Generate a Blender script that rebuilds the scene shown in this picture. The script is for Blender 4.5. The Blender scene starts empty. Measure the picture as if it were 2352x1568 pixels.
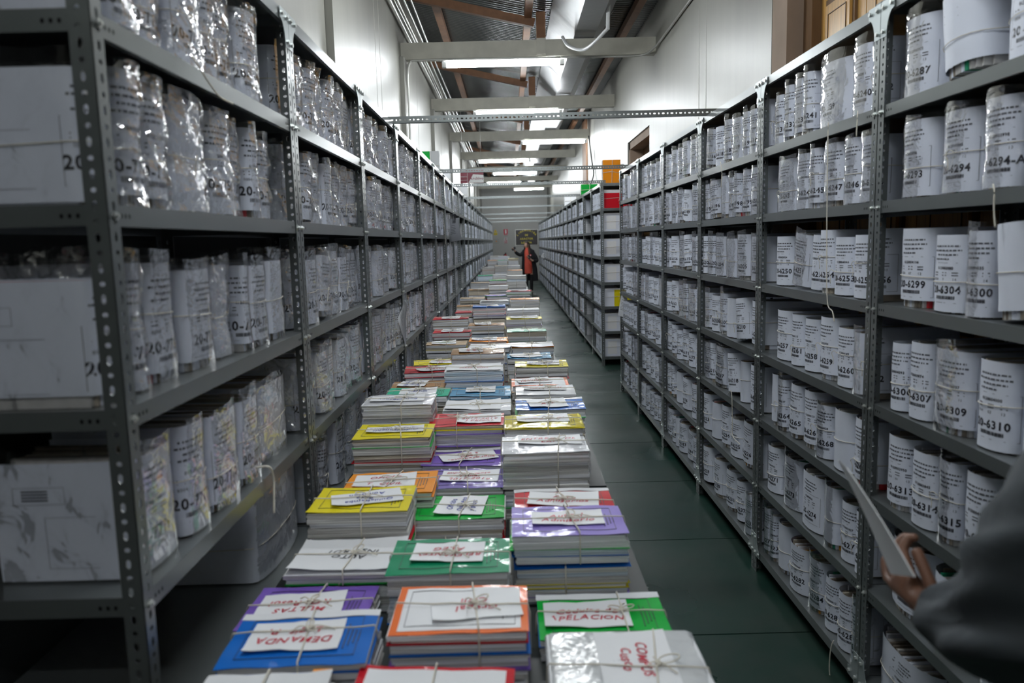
import bpy, math, random
from mathutils import Vector, Matrix
import numpy as np

# ------------------------------------------------------------------ camera, world, exposure
sc = bpy.context.scene
COL = sc.collection
F, YAW, PITCH, ROLL, CH = 1768.56, 1e-4, .1292, -.0254, 1.6768
_cy, _sy, _cp, _sp, _cr, _sr = math.cos(YAW), math.sin(YAW), math.cos(PITCH), math.sin(PITCH), math.cos(ROLL), math.sin(ROLL)
FWD = Vector((_sy*_cp, _cy*_cp, -_sp)); RT = Vector((_cy, -_sy, 0)); UP = RT.cross(FWD)
R2 = RT*_cr + UP*_sr; U2 = -RT*_sr + UP*_cr
CAMP = Vector((0, 0, CH))
cd = bpy.data.cameras.new('camera'); cam = bpy.data.objects.new('camera', cd); COL.objects.link(cam)
M = Matrix(((R2.x, U2.x, -FWD.x, 0), (R2.y, U2.y, -FWD.y, 0), (R2.z, U2.z, -FWD.z, CH), (0, 0, 0, 1)))
cam.matrix_world = M
cd.sensor_width = 36; cd.lens = F/2352*36; cd.clip_start = .05; cd.clip_end = 100
cd.dof.use_dof = True; cd.dof.focus_distance = 4.6; cd.dof.aperture_fstop = 3.2
sc.camera = cam
w = bpy.data.worlds.new('world'); sc.world = w; w.use_nodes = True
w.node_tree.nodes['Background'].inputs[0].default_value = (.5, .56, .62, 1)
w.node_tree.nodes['Background'].inputs[1].default_value = .004
sc.view_settings.view_transform = 'Standard'; sc.view_settings.look = 'None'
sc.view_settings.gamma = 1; sc.view_settings.use_curve_mapping = False
sc.view_settings.exposure = 1.60
sc.cycles.transparent_max_bounces = 16
sc.cycles.max_bounces = 8; sc.cycles.diffuse_bounces = 4; sc.cycles.glossy_bounces = 3
sc.cycles.sample_clamp_indirect = 4
LAMP = 36.0            # radiance of the fluorescent tubes
TUBES = [(y, a, b, 3.664) for y, a, b in ((-1.69, -.6, .7), (1.91, -.72, .60), (5.46, -.72, .60), (9.0, -.675, .636), (12.40, -.485, .841), (16.10, .314, 1.60), (19.6, -.72, .54),
         (23.2, -.43, .86), (26.8, -.72, .45), (30.25, .23, 1.38))]

def on(x, y, ax, val):
    d = FWD + R2*((x-1176)/F) - U2*((y-784)/F)
    t = (val - CAMP[ax])/d[ax]
    return CAMP + d*t

# ------------------------------------------------------------------ materials
MATS = {}
def mat(name, col, rough=.6, metal=0, coat=0, bump=0, bscale=60, var=0, vscale=8, spec=.5, stretch=(1, 1, 1), coatr=.08, bdist=.002):
    if name in MATS: return MATS[name]
    m = bpy.data.materials.new(name); m.use_nodes = True; nt = m.node_tree; b = nt.nodes['Principled BSDF']
    b.inputs['Base Color'].default_value = (*col, 1); b.inputs['Roughness'].default_value = rough
    b.inputs['Metallic'].default_value = metal; b.inputs['Coat Weight'].default_value = coat
    b.inputs['Coat Roughness'].default_value = coatr; b.inputs['Specular IOR Level'].default_value = spec
    if bump or var:
        tc = nt.nodes.new('ShaderNodeTexCoord'); mp = nt.nodes.new('ShaderNodeMapping'); mp.inputs['Scale'].default_value = stretch
        nt.links.new(tc.outputs['Object'], mp.inputs[0])
    if bump:
        n = nt.nodes.new('ShaderNodeTexNoise'); n.inputs['Scale'].default_value = bscale; n.inputs['Detail'].default_value = 3
        bp = nt.nodes.new('ShaderNodeBump'); bp.inputs['Strength'].default_value = bump; bp.inputs['Distance'].default_value = bdist
        nt.links.new(mp.outputs[0], n.inputs['Vector']); nt.links.new(n.outputs['Fac'], bp.inputs['Height'])
        nt.links.new(bp.outputs[0], b.inputs['Normal'])
        if coat: nt.links.new(bp.outputs[0], b.inputs['Coat Normal'])
    if var:
        n = nt.nodes.new('ShaderNodeTexNoise'); n.inputs['Scale'].default_value = vscale; n.inputs['Detail'].default_value = 5
        r = nt.nodes.new('ShaderNodeMapRange'); r.inputs[3].default_value = 1-var; r.inputs[4].default_value = 1+var*.5
        mx = nt.nodes.new('ShaderNodeMix'); mx.data_type = 'RGBA'; mx.blend_type = 'MULTIPLY'; mx.inputs[0].default_value = 1
        mx.inputs[6].default_value = (*col, 1)
        nt.links.new(mp.outputs[0], n.inputs['Vector']); nt.links.new(n.outputs['Fac'], r.inputs[0])
        nt.links.new(r.outputs[0], mx.inputs[7]); nt.links.new(mx.outputs[2], b.inputs['Base Color'])
    MATS[name] = m
    return m

paper = mat('paper', (.75, .79, .90), .55, bump=.25, bscale=14, bdist=.004)
paper_w = mat('note_paper', (.82, .83, .86), .55, bump=.15, bscale=9, bdist=.004)
ink = mat('ink', (.02, .02, .03), .5)
ink_l = mat('ink_light', (.11, .115, .14), .6)
ink_r = mat('ink_red', (.55, .02, .05), .5)
ink_b = mat('ink_blue', (.03, .05, .35), .5)
ink_g = mat('ink_green', (.02, .40, .12), .5)
page_b = mat('page_beige', (.50, .44, .36), .8, var=.4, vscale=30)
page_g = mat('page_grey', (.56, .55, .54), .8, var=.3, vscale=40)
page_d = mat('page_dark', (.24, .20, .16), .85, var=.4, vscale=30)
card_r = mat('card_red', (.55, .02, .03), .5)
card_gn = mat('card_green', (.01, .30, .15), .5)
card_o = mat('card_orange', (.75, .33, .02), .5)
twine = mat('twine', (.74, .70, .61), .9, bump=.5, bscale=400)
steel = mat('rack_steel', (.20, .218, .220), .28, metal=.55, var=.12, vscale=5, spec=.6)
zinc = mat('gusset_zinc', (.42, .47, .48), .35, metal=.5)
boltm = mat('bolt_zinc', (.62, .64, .62), .3, metal=.8)
black = mat('black_recess', (.008, .008, .009), .7)

def plastic(name, tint=(1, 1, 1), rough=.09, base=.05, bs=26, bstr=.9):
    m = bpy.data.materials.new(name); m.use_nodes = True; nt = m.node_tree; nt.nodes.clear()
    o = nt.nodes.new('ShaderNodeOutputMaterial'); mx = nt.nodes.new('ShaderNodeMixShader')
    t = nt.nodes.new('ShaderNodeBsdfTransparent'); t.inputs[0].default_value = (*tint, 1)
    g = nt.nodes.new('ShaderNodeBsdfGlossy'); g.inputs['Roughness'].default_value = rough
    lw = nt.nodes.new('ShaderNodeFresnel'); lw.inputs[0].default_value = 1.5
    ad = nt.nodes.new('ShaderNodeMath'); ad.operation = 'MULTIPLY_ADD'; ad.inputs[1].default_value = .55; ad.inputs[2].default_value = base
    ad.use_clamp = True
    tc = nt.nodes.new('ShaderNodeTexCoord'); n = nt.nodes.new('ShaderNodeTexNoise'); n.inputs['Scale'].default_value = bs
    n.inputs['Detail'].default_value = 2; n.inputs['Distortion'].default_value = .6
    bp = nt.nodes.new('ShaderNodeBump'); bp.inputs['Strength'].default_value = bstr; bp.inputs['Distance'].default_value = .010
    nt.links.new(tc.outputs['Object'], n.inputs['Vector']); nt.links.new(n.outputs['Fac'], bp.inputs['Height'])
    for q in (g.inputs['Normal'], lw.inputs['Normal']): nt.links.new(bp.outputs[0], q)
    mn = nt.nodes.new('ShaderNodeMath'); mn.operation = 'MINIMUM'; mn.inputs[1].default_value = .5
    nt.links.new(lw.outputs[0], ad.inputs[0]); nt.links.new(ad.outputs[0], mn.inputs[0]); nt.links.new(mn.outputs[0], mx.inputs[0])
    nt.links.new(t.outputs[0], mx.inputs[1]); nt.links.new(g.outputs[0], mx.inputs[2]); nt.links.new(mx.outputs[0], o.inputs[0])
    return m
pl_soft = plastic('clear_plastic', (.985, .985, .99), .08, .02, 18, .55)
pl_crink = plastic('crinkled_plastic', (.985, .985, .99), .06, .19, 38, 1.0)

def pages_mat(name, c1, c2, sc_=420):
    m = bpy.data.materials.new(name); m.use_nodes = True; nt = m.node_tree; b = nt.nodes['Principled BSDF']
    b.inputs['Roughness'].default_value = .8
    tc = nt.nodes.new('ShaderNodeTexCoord'); mp = nt.nodes.new('ShaderNodeMapping'); mp.inputs['Scale'].default_value = (4, 4, sc_)
    n = nt.nodes.new('ShaderNodeTexNoise'); n.inputs['Scale'].default_value = 1; n.inputs['Detail'].default_value = 4
    cr = nt.nodes.new('ShaderNodeValToRGB'); cr.color_ramp.elements[0].position = .36; cr.color_ramp.elements[1].position = .58
    cr.color_ramp.elements[0].color = (*c1, 1); cr.color_ramp.elements[1].color = (*c2, 1)
    bp = nt.nodes.new('ShaderNodeBump'); bp.inputs['Strength'].default_value = .6; bp.inputs['Distance'].default_value = .002
    nt.links.new(tc.outputs['Object'], mp.inputs[0]); nt.links.new(mp.outputs[0], n.inputs['Vector'])
    nt.links.new(n.outputs['Fac'], cr.inputs[0]); nt.links.new(cr.outputs[0], b.inputs['Base Color'])
    nt.links.new(n.outputs['Fac'], bp.inputs['Height']); nt.links.new(bp.outputs[0], b.inputs['Normal'])
    MATS[name] = m
    return m
pg_white = pages_mat('pages_white', (.56, .57, .61), (.88, .89, .92))
pg_grey = pages_mat('pages_grey', (.40, .39, .38), (.74, .73, .71))
pg_blue = pages_mat('pages_bluish', (.42, .49, .58), (.72, .80, .88))
pg_old = pages_mat('pages_aged', (.30, .26, .20), (.66, .60, .50))

COVC = {'yellow': (.80, .68, .01), 'green': (.005, .42, .05), 'dkgreen': (.005, .26, .12), 'mint': (.02, .50, .30), 'purple': (.20, .11, .50),
        'lilac': (.32, .25, .66), 'blue': (.005, .14, .55), 'red': (.58, .008, .02), 'orange': (.88, .30, .01), 'tan': (.50, .36, .22),
        'brown': (.42, .22, .08), 'ltblue': (.10, .33, .55), 'white': (.80, .81, .84), 'coral': (.85, .17, .03), 'grey': (.60, .60, .60)}
def cov(c):
    return mat('cover_'+c, COVC[c], .5, coat=.18 if c not in ('tan', 'grey') else .1, bump=.22, bscale=14, coatr=.05, bdist=.007, spec=.12)

# ------------------------------------------------------------------ mesh helpers
class MB:
    def __init__(s): s.v = []; s.f = []; s.m = []; s.sm = []; s.mats = []
    def mi(s, m):
        if m not in s.mats: s.mats.append(m)
        return s.mats.index(m)
    def add(s, vs, fs, m, smooth=False):
        o = len(s.v); k = s.mi(m); s.v.extend(vs)
        for f in fs: s.f.append(tuple(i+o for i in f)); s.m.append(k); s.sm.append(smooth)
    def box(s, x0, x1, y0, y1, z0, z1, m, T=None):
        vs = [(x, y, z) for z in (z0, z1) for y in (y0, y1) for x in (x0, x1)]
        if T is not None: vs = [tuple(T @ Vector(v)) for v in vs]
        s.add(vs, [(0, 2, 3, 1), (4, 5, 7, 6), (0, 1, 5, 4), (2, 6, 7, 3), (0, 4, 6, 2), (1, 3, 7, 5)], m)
    def grid(s, P, m, smooth=True, flip=False, closed=False):
        nr, nc = len(P), len(P[0]); vs = [tuple(p) for r in P for p in r]; fs = []
        for i in range(nr-1):
            for j in range(nc if closed else nc-1):
                a, b = i*nc+j, i*nc+(j+1) % nc
                q = (a, b, b+nc, a+nc); fs.append(q[::-1] if flip else q)
        s.add(vs, fs, m, smooth)
    def tube(s, pts, r, m, n=5, caps=True):
        pts = [Vector(p) for p in pts]; rings = []; up = Vector((.13, .21, .97))
        for i, p in enumerate(pts):
            a = pts[max(0, i-1)]; b = pts[min(len(pts)-1, i+1)]; t = (b-a)
            if t.length < 1e-9: t = Vector((0, 0, 1))
            t.normalize(); u = t.cross(up)
            if u.length < .05: u = t.cross(Vector((1, 0, 0)))
            u.normalize(); v = t.cross(u)
            rr = r[i] if isinstance(r, (list, tuple)) else r
            rings.append([p+(u*math.cos(2*math.pi*k/n)+v*math.sin(2*math.pi*k/n))*rr for k in range(n)])
        s.grid(rings, m, True, closed=True)
        if caps:
            o = len(s.v) - n*len(pts); k = s.mi(m)
            s.f.append(tuple(range(o+n-1, o-1, -1))); s.m.append(k); s.sm.append(False)
            e = o+n*(len(pts)-1); s.f.append(tuple(range(e, e+n))); s.m.append(k); s.sm.append(False)
    def mesh(s, name):
        me = bpy.data.meshes.new(name); me.from_pydata([tuple(v) for v in s.v], [], s.f)
        for m in s.mats: me.materials.append(m)
        me.polygons.foreach_set('material_index', s.m); me.polygons.foreach_set('use_smooth', s.sm); me.update()
        return me
    def obj(s, name, parent=None, loc=None):
        o = bpy.data.objects.new(name, s.mesh(name)); COL.objects.link(o)
        if parent: o.parent = parent
        if loc: o.location = loc
        return o

def tag(o, label=None, cat=None, group=None, kind=None):
    if label: o['label'] = label
    if cat: o['category'] = cat
    if group: o['group'] = group
    if kind: o['kind'] = kind
    return o
def empty(name, loc, rz=0, rx=0):
    o = bpy.data.objects.new(name, None); COL.objects.link(o); o.location = loc; o.rotation_euler = (rx, 0, rz)
    o.empty_display_size = .05
    return o
def inst(name, me, parent, loc=(0, 0, 0), rz=0):
    o = bpy.data.objects.new(name, me); COL.objects.link(o); o.parent = parent; o.location = loc; o.rotation_euler = (0, 0, rz)
    return o
def smoothpath(pts, k=4):
    P = [Vector(p) for p in pts]; out = []
    for i in range(len(P)-1):
        a, b, c, d = P[max(0, i-1)], P[i], P[i+1], P[min(len(P)-1, i+2)]
        for j in range(k):
            t = j/k
            out.append(.5*((2*b)+(c-a)*t+(2*a-5*b+4*c-d)*t*t+(3*b-3*c+d-a)*t**3))
    out.append(P[-1])
    return out

# glyphs
_G = {}
def glyph(ch, bold):
    if (ch, bold) in _G: return _G[(ch, bold)]
    cu = bpy.data.curves.new('g', 'FONT'); cu.body = ch; cu.size = 1; cu.resolution_u = 2; cu.offset = .030 if bold is True else float(bold)
    ob = bpy.data.objects.new('g', cu); COL.objects.link(ob)
    dg = bpy.context.evaluated_depsgraph_get(); dg.update(); me = ob.evaluated_get(dg).to_mesh()
    vs = [(v.co.x, v.co.y) for v in me.vertices]; fs = [tuple(p.vertices) for p in me.polygons]
    ob.evaluated_get(dg).to_mesh_clear(); bpy.data.objects.remove(ob); bpy.data.curves.remove(cu)
    wd = max([v[0] for v in vs])+.07 if vs else .3
    if ch.isdigit(): wd = .565
    if ch == '-': wd = .37
    _G[(ch, bold)] = (vs, fs, wd)
    return _G[(ch, bold)]
def text(mb, s, cx, y, h, fn, m, bold=False, shear=0, jit=0, rnd=random, align='c', rot=0):
    """lay text of cap height h with its baseline at y, centred on cx, through fn(u, v) -> 3D"""
    sc_ = h/.70; W = sum(glyph(c, bold)[2] if c != ' ' else .35 for c in s)*sc_
    x = cx-W/2 if align == 'c' else cx
    c0, s0 = math.cos(rot), math.sin(rot)
    for c in s:
        if c == ' ': x += .35*sc_; continue
        vs, fs, wd = glyph(c, bold); jy = rnd.uniform(-jit, jit)*h; js = 1+rnd.uniform(-jit, jit)*.8
        out = []
        for a, b in vs:
            u = x+(a+shear*b)*sc_; v = y+b*sc_*js+jy
            if rot: du, dv = u-cx, v-y; u, v = cx+du*c0-dv*s0, y+du*s0+dv*c0
            out.append(fn(u, v))
        mb.add(out, fs, m); x += wd*sc_

# ------------------------------------------------------------------ setting: floor, walls, ceiling
XL, XR, YE, YN = -1.16, 1.69, 34.0, -2.2
def floor_mat():
    m = mat('floor_green', (.030, .066, .055), .3, spec=.28); nt = m.node_tree; b = nt.nodes['Principled BSDF']
    tc = nt.nodes.new('ShaderNodeTexCoord')
    n = nt.nodes.new('ShaderNodeTexNoise'); n.inputs['Scale'].default_value = 2.3; n.inputs['Detail'].default_value = 8; n.inputs['Roughness'].default_value = .65
    cr = nt.nodes.new('ShaderNodeValToRGB'); e = cr.color_ramp.elements
    e[0].position = .35; e[0].color = (.006, .036, .026, 1); e[1].position = .72; e[1].color = (.026, .042, .034, 1)
    n2 = nt.nodes.new('ShaderNodeTexNoise'); n2.inputs['Scale'].default_value = 1.1; n2.inputs['Detail'].default_value = 9
    r = nt.nodes.new('ShaderNodeMapRange'); r.inputs[1].default_value = .3; r.inputs[2].default_value = .7; r.inputs[3].default_value = .22; r.inputs[4].default_value = .46
    bp = nt.nodes.new('ShaderNodeBump'); bp.inputs['Strength'].default_value = .12; bp.inputs['Distance'].default_value = .006
    for q in (n, n2): nt.links.new(tc.outputs['Object'], q.inputs['Vector'])
    nt.links.new(n.outputs['Fac'], cr.inputs[0]); nt.links.new(cr.outputs[0], b.inputs['Base Color'])
    nt.links.new(n2.outputs['Fac'], r.inputs[0]); nt.links.new(r.outputs[0], b.inputs['Roughness'])
    nt.links.new(n2.outputs['Fac'], bp.inputs['Height']); nt.links.new(bp.outputs[0], b.inputs['Normal'])
    return m
fm = floor_mat(); joint = mat('floor_joint', (.008, .012, .010), .9)
mb = MB(); y = 3.082-1.045*5
ys = [YN-.2]
while y < YE: 
    if y > YN: ys.append(y)
    y += 1.045
ys.append(YE)
for a, b in zip(ys, ys[1:]): mb.box(XL-.3, XR+.3, a+.004, b-.004, -.05, 0, fm)
mb.box(XL-.3, XR+.3, YN-.2, YE, -.06, -.006, joint)
tag(mb.obj('floor'), kind='structure')

def wall_mat(name, c, amt=.16):
    m = mat(name, c, .42, bump=.15, bscale=5, var=amt, vscale=2.2, stretch=(2.2, 2.2, .35), bdist=.01)
    return m
wm = wall_mat('wall_cream', (.30, .296, .264)); wme = wall_mat('wall_end_grey', (.40, .40, .38), .06)
low_shade = mat('wall_low_painted_shade', (.035, .04, .04), .6)  # lower walls coloured near black to stand in for shade behind the racks
seam = mat('wall_seam', (.45, .44, .40), .6); white_p = mat('beam_paint', (.56, .545, .47), .5, var=.35, vscale=5)
mb = MB(); mb.box(XL-.15, XL, YN, YE, 2.34, 5.2, wm); mb.box(XL-.15, XL, YN, YE, 0, 2.34, low_shade)
for y in (2.2, 5.45, 7.2, 7.45, 10.4, 13.9, 17.6, 21.1): mb.box(XL, XL+.002, y, y+.006, 2.2, 4.6, seam)
tag(mb.obj('wall_left'), kind='structure')
# right wall with the shutter opening and the doorway
mb = MB()
S0, S1, D0, D1, DT = 2.6, 5.07, 9.35, 11.05, 3.0
mb.box(XR, XR+.3, YN, S0, 2.34, 5.2, wm); mb.box(XR, XR+.3, YN, S0, 0, 2.34, low_shade); mb.box(XR, XR+.3, S0, S1, 0, 1.0, low_shade); mb.box(XR, XR+.3, S0, S1, 4.3, 5.2, wm)
mb.box(XR, XR+.3, S1, D0, 2.34, 5.2, wm); mb.box(XR, XR+.3, S1, D0, 0, 2.34, low_shade); mb.box(XR, XR+.3, D0, D1, DT, 5.2, wm)
mb.box(XR, XR+.3, D1, YE, 2.34, 5.2, wm); mb.box(XR, XR+.3, D1, YE, 0, 2.34, low_shade)
for y in (6.7, 6.95, 13.7, 15.2): mb.box(XR-.002, XR, y, y+.006, 2.2, 4.6, seam)
tag(mb.obj('wall_right'), kind='structure')
mb = MB(); mb.box(XL-.15, XR+.3, YE, YE+.2, 0, 5.2, wme); tag(mb.obj('wall_end'), kind='structure')
mb = MB(); mb.box(XL-.15, XR+.3, YN-.2, YN, 0, 5.2, wm); tag(mb.obj('wall_near'), kind='structure')

wood = mat('shutter_wood', (.62, .34, .08), .38, var=.45, vscale=9, stretch=(6, 6, .5), coat=.25, coatr=.3)
wood_d = mat('frame_wood', (.16, .085, .035), .45, var=.4, vscale=9, stretch=(6, 6, .5))
plas = mat('reveal_plaster', (.33, .24, .18), .8, var=.3, vscale=4)
# shutter window in the right wall
we = empty('window_1', (XR, (S0+S1)/2, 1.0)); tag(we, kind='structure')
mb = MB(); L = (S1-S0)/2
mb.box(.0, .3, L-.01, L-.27, 0, 3.3, plas); mb.box(0, .3, -L, -L+.06, 0, 3.3, plas); mb.box(.0, .3, -L, L, 3.24, 3.3, plas)
mb.obj('window_reveal', we)
mb = MB(); mb.box(.10, .22, L-.27, L-.40, 0, 3.24, wood_d); mb.box(.10, .22, -L+.06, -L+.2, 0, 3.24, wood_d); mb.box(.10, .22, -L+.2, L-.40, 3.1, 3.24, wood_d)
mb.box(.10, .2, -L+.2, L-.4, 0, .1, wood_d)
mb.obj('window_frame', we)
yy = L-.40
for i in range(3):
    y1 = yy; y0 = yy-.575; p = MB()
    p.box(.155, .195, y0+.004, y1-.004, .1, 3.1, wood)
    for z0, z1 in ((.25, 1.05), (1.2, 1.98), (2.1, 2.95)):
        p.box(.14, .156, y0+.10, y1-.10, z0, z1, wood_d)
        p.box(.125, .145, y0+.13, y1-.13, z0+.04, z1-.04, wood)
        p.box(.121, .127, y0+.17, y1-.17, z0+.09, z0+.094, wood_d); p.box(.121, .127, y0+.17, y1-.17, z1-.094, z1-.09, wood_d)
        p.box(.121, .127, y0+.17, y0+.174, z0+.09, z1-.09, wood_d); p.box(.121, .127, y1-.174, y1-.17, z0+.09, z1-.09, wood_d)
    p.obj('window_shutter', we); yy = y0
# door in the right wall behind the end of the first rack
de = empty('door_1', (XR, (D0+D1)/2, 0)); tag(de, kind='structure')
mb = MB(); L = (D1-D0)/2
mb.box(.02, .3, -L, -L+.1, 0, DT, plas); mb.box(.02, .3, L-.1, L, 0, DT, plas); mb.box(.02, .3, -L, L, DT-.1, DT, plas); mb.obj('door_frame', de)
for s in (-1, 1):
    p = MB(); y0, y1 = (-L+.1, -.005) if s < 0 else (.005, L-.1)
    p.box(.2, .24, y0, y1, .01, DT-.1, wood_d)
    for z0, z1 in ((.3, .95), (1.1, 1.85), (2.0, 2.7)): p.box(.185, .2, y0+.14, y1-.14, z0, z1, wood)
    p.obj('door_leaf', de)
mb = MB(); mb.box(XR-.03, XR, 16.55, 17.4, 2.0, 4.2, mat('brown_board', (.20, .10, .05), .6, var=.3)); tag(mb.obj('trim_1'), kind='structure')

corr = mat('corrugated_metal', (.17, .175, .175), .24, metal=.85, var=.25, vscale=3)
prof = [(XL, 4.56), (-.3, 4.37), (.45, 4.21), (XR, 4.25)]
mb = MB(); nw = int((YE-YN)/.076); rows = []
for i in range(nw*5+1):
    y = YN+i*.076/5; dz = .016*math.cos(2*math.pi*i/5)
    rows.append([(x, y, z+dz) for x, z in prof])
mb.grid(rows, corr, True)
tag(mb.obj('ceiling'), kind='structure')
rw = mat('rafter_wood', (.22, .10, .045), .6, var=.45, vscale=12, stretch=(1, 1, 1))
mb = MB()
mb.grid([[(XL, YN, 5.2), (XR, YN, 5.2)], [(XL, YE, 5.2), (XR, YE, 5.2)]], mat('roof_dark', (.05, .05, .05), .9)); tag(mb.obj('ceiling_upper'), kind='structure')
for i, (x, z) in enumerate(((-.78, 4.41), (.27, 4.18), (1.45, 4.17))):
    mb = MB(); mb.box(x-.04, x+.04, YN, YE, z-.05, z+.03, rw); tag(mb.obj('roof_purlin'), ['wooden roof purlin running above the left wall pipes', 'wooden roof purlin beside the silver duct', 'wooden roof purlin close to the right wall'][i], 'roof beam', kind='structure')

beamY = [-1.75, 1.85, 5.4, 8.95, 12.35, 16.05, 19.55, 23.15, 26.75, 30.2]
for i, Y in enumerate(beamY):
    t = empty('roof_truss', (0, Y, 3.72)); tag(t, 'cream painted tie beam with brown rafter and king post, %s from the camera' % ['behind', 'nearest', 'second', 'third', 'fourth', 'fifth', 'sixth', 'seventh', 'eighth', 'ninth'][i], 'roof truss', 'roof trusses', 'structure')
    mb = MB(); mb.box(XL, XR, 0, .12, 0, .18 if Y < 20 else .15, white_p); mb.box(XL, XR, -.012, 0, -.004, .012, white_p); mb.obj('tie_beam', t)
    mb = MB(); mb.box(.36, .46, -.03, .0, .015, .19, white_p); mb.obj('beam_plate', t)
    mb = MB(); mb.box(.36, .46, -.03, .07, .19, .47, rw); mb.obj('king_post', t)
    mb = MB(); A = math.atan2(-.36, 1.55)
    T = Matrix.Translation((XL, 0, .76)) @ Matrix.Rotation(-A, 4, 'Y'); mb.box(0, 1.55, .0, .07, -.09, 0, rw, T); mb.obj('rafter', t)
    mb = MB(); mb.box(XL, XL+.05, -.16, .16, -1.6, .0, wm); tag(mb.obj('trim_pilaster', None, (0, Y, 3.72)), kind='structure')

# fluorescent tube lights
tubem = bpy.data.materials.new('tube_glow'); tubem.use_nodes = True; nt = tubem.node_tree; nt.nodes.clear()
o = nt.nodes.new('ShaderNodeOutputMaterial'); e = nt.nodes.new('ShaderNodeEmission'); e.inputs[0].default_value = (.93, .98, 1, 1); e.inputs[1].default_value = LAMP
nt.links.new(e.outputs[0], o.inputs[0])
tubed = tubem.copy(); tubed.name = 'tube_glow_dim'; [n for n in tubed.node_tree.nodes if n.type == 'EMISSION'][0].inputs[1].default_value = LAMP*.6  # unseen tube behind the camera, dimmed to balance light on near page sides
housing = mat('lamp_housing', (.75, .76, .76), .35)
for i, (Y, x0, x1, z) in enumerate(TUBES):
    t = empty('tube_light', ((x0+x1)/2, Y, z)); tag(t, 'white fluorescent tube light under the %s roof beam' % ['rearmost', 'overhead', 'nearest unseen', 'first visible', 'second visible', 'third visible', 'fourth visible', 'fifth visible', 'sixth visible', 'farthest visible'][i], 'ceiling light', 'fluorescent tube lights')
    L = (x1-x0)/2; mb = MB(); mb.tube([(-L+.02, 0, 0), (L-.02, 0, 0)], .032, tubed if i == 0 else tubem, 10); mb.obj('glass_tube', t)
    mb = MB(); mb.box(-L-.03, L+.03, -.038, .038, .034, .055, housing); mb.obj('lamp_housing', t)
    for s in (-1, 1):
        mb = MB(); a, b = (-L-.03, -L+.02) if s < 0 else (L-.02, L+.03); mb.box(a, b, -.035, .035, -.03, .026, housing); mb.obj('end_cap', t)

# air duct
foil = mat('duct_foil', (.24, .245, .25), .42, metal=.35, bump=.5, bscale=7, bdist=.01)
mb = MB(); P = []
yv = [YN+.1]+[YN+.1+k*1.2 for k in range(1, 29)]
for k, y in enumerate(yv):
    j = .004*math.sin(k*2.1)
    P.append([(.52, y, 4.17), (.56, y, 4.13), (.775+j, y, 3.915), (1.0, y, 3.91+j), (1.17, y, 4.12), (1.17, y, 4.17)])
mb.grid(P, foil, False); mb.grid([[P[0][0], P[0][5]], [P[-1][0], P[-1][5]]], foil, False)
for y in yv[1:]:
    mb.add([(.50, y, 4.18), (.77, y, 3.90), (1.01, y, 3.895), (1.19, y, 4.12), (.50, y+.03, 4.18), (.77, y+.03, 3.90), (1.01, y+.03, 3.895), (1.19, y+.03, 4.12)],
           [(0, 1, 5, 4), (1, 2, 6, 5), (2, 3, 7, 6)], foil)
tag(mb.obj('air_duct'), 'silver foil air duct running above the cream roof beams', 'air duct')
# pipes and conduits
pipe = mat('conduit_grey', (.50, .50, .47), .3, metal=.4)
for i, (x, z, r) in enumerate(((-1.11, 4.05, .02), (-1.06, 4.10, .016), (-1.12, 4.16, .018), (-1.03, 4.17, .014), (-.98, 4.22, .012))):
    mb = MB(); P = [(x+.006*math.sin(k*1.7+i), YN+.3+k*1.7, z+.008*math.sin(k*1.1+2*i)) for k in range(22)]
    mb.tube(P, r, pipe, 8); tag(mb.obj('conduit_pipe'), 'grey conduit along the top of the left wall, %s of the five' % ['lowest', 'second lowest', 'middle', 'second highest', 'highest'][i], 'conduit', 'left wall conduits')
def cond(pts, r, label, m=pipe):
    mb = MB(); mb.tube(smoothpath(pts, 5), r, m, 8); return tag(mb.obj('conduit_pipe'), label, 'conduit')
cond([(.62, 8.93, 3.70), (-.3, 8.93, 3.705), (-.95, 8.93, 3.705), (-1.06, 8.93, 3.68), (-1.09, 8.92, 3.55), (-1.09, 8.92, 3.3), (-1.09, 8.92, 2.42)], .013, 'bent conduit from the nearest visible beam down the left wall')
cond([(.62, 8.93, 3.70), (1.3, 8.92, 3.69), (1.55, 8.9, 3.70), (1.64, 8.75, 3.74), (1.665, 8.4, 3.76), (1.67, 6, 3.78), (1.67, 3.5, 3.8)], .013, 'grey conduit turning from the beam along the right wall')
cond([(-1.08, 19.42, 3.1), (-1.08, 19.42, 3.6), (-1.0, 19.44, 3.69), (-.7, 19.45, 3.70)], .012, 'bent conduit from a distant beam down the left wall')
cond([(1.62, 15.6, 3.70), (1.64, 15.3, 3.2), (1.66, 15.2, 2.9), (1.5, 15.0, 2.55)], .014, 'dark cable hanging beside the right wall', mat('cable_dark', (.05, .05, .05), .5))
pvc = mat('pvc_white', (.70, .71, .72), .35)
cond([on(1292, 85, 1, 8.8), on(1303, 103, 1, 8.7), on(1325, 113, 1, 8.6), on(1345, 112, 1, 8.5), on(1368, 95, 1, 8.3), on(1395, 66, 1, 8.1)], .018, 'white plastic trunking looping under the duct', pvc)
cond([on(1396, 68, 1, 8.1), on(1397, 30, 1, 8.05), on(1400, -30, 1, 8.0)], .02, 'white plastic trunking dropping straight from the roof', pvc)

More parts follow.
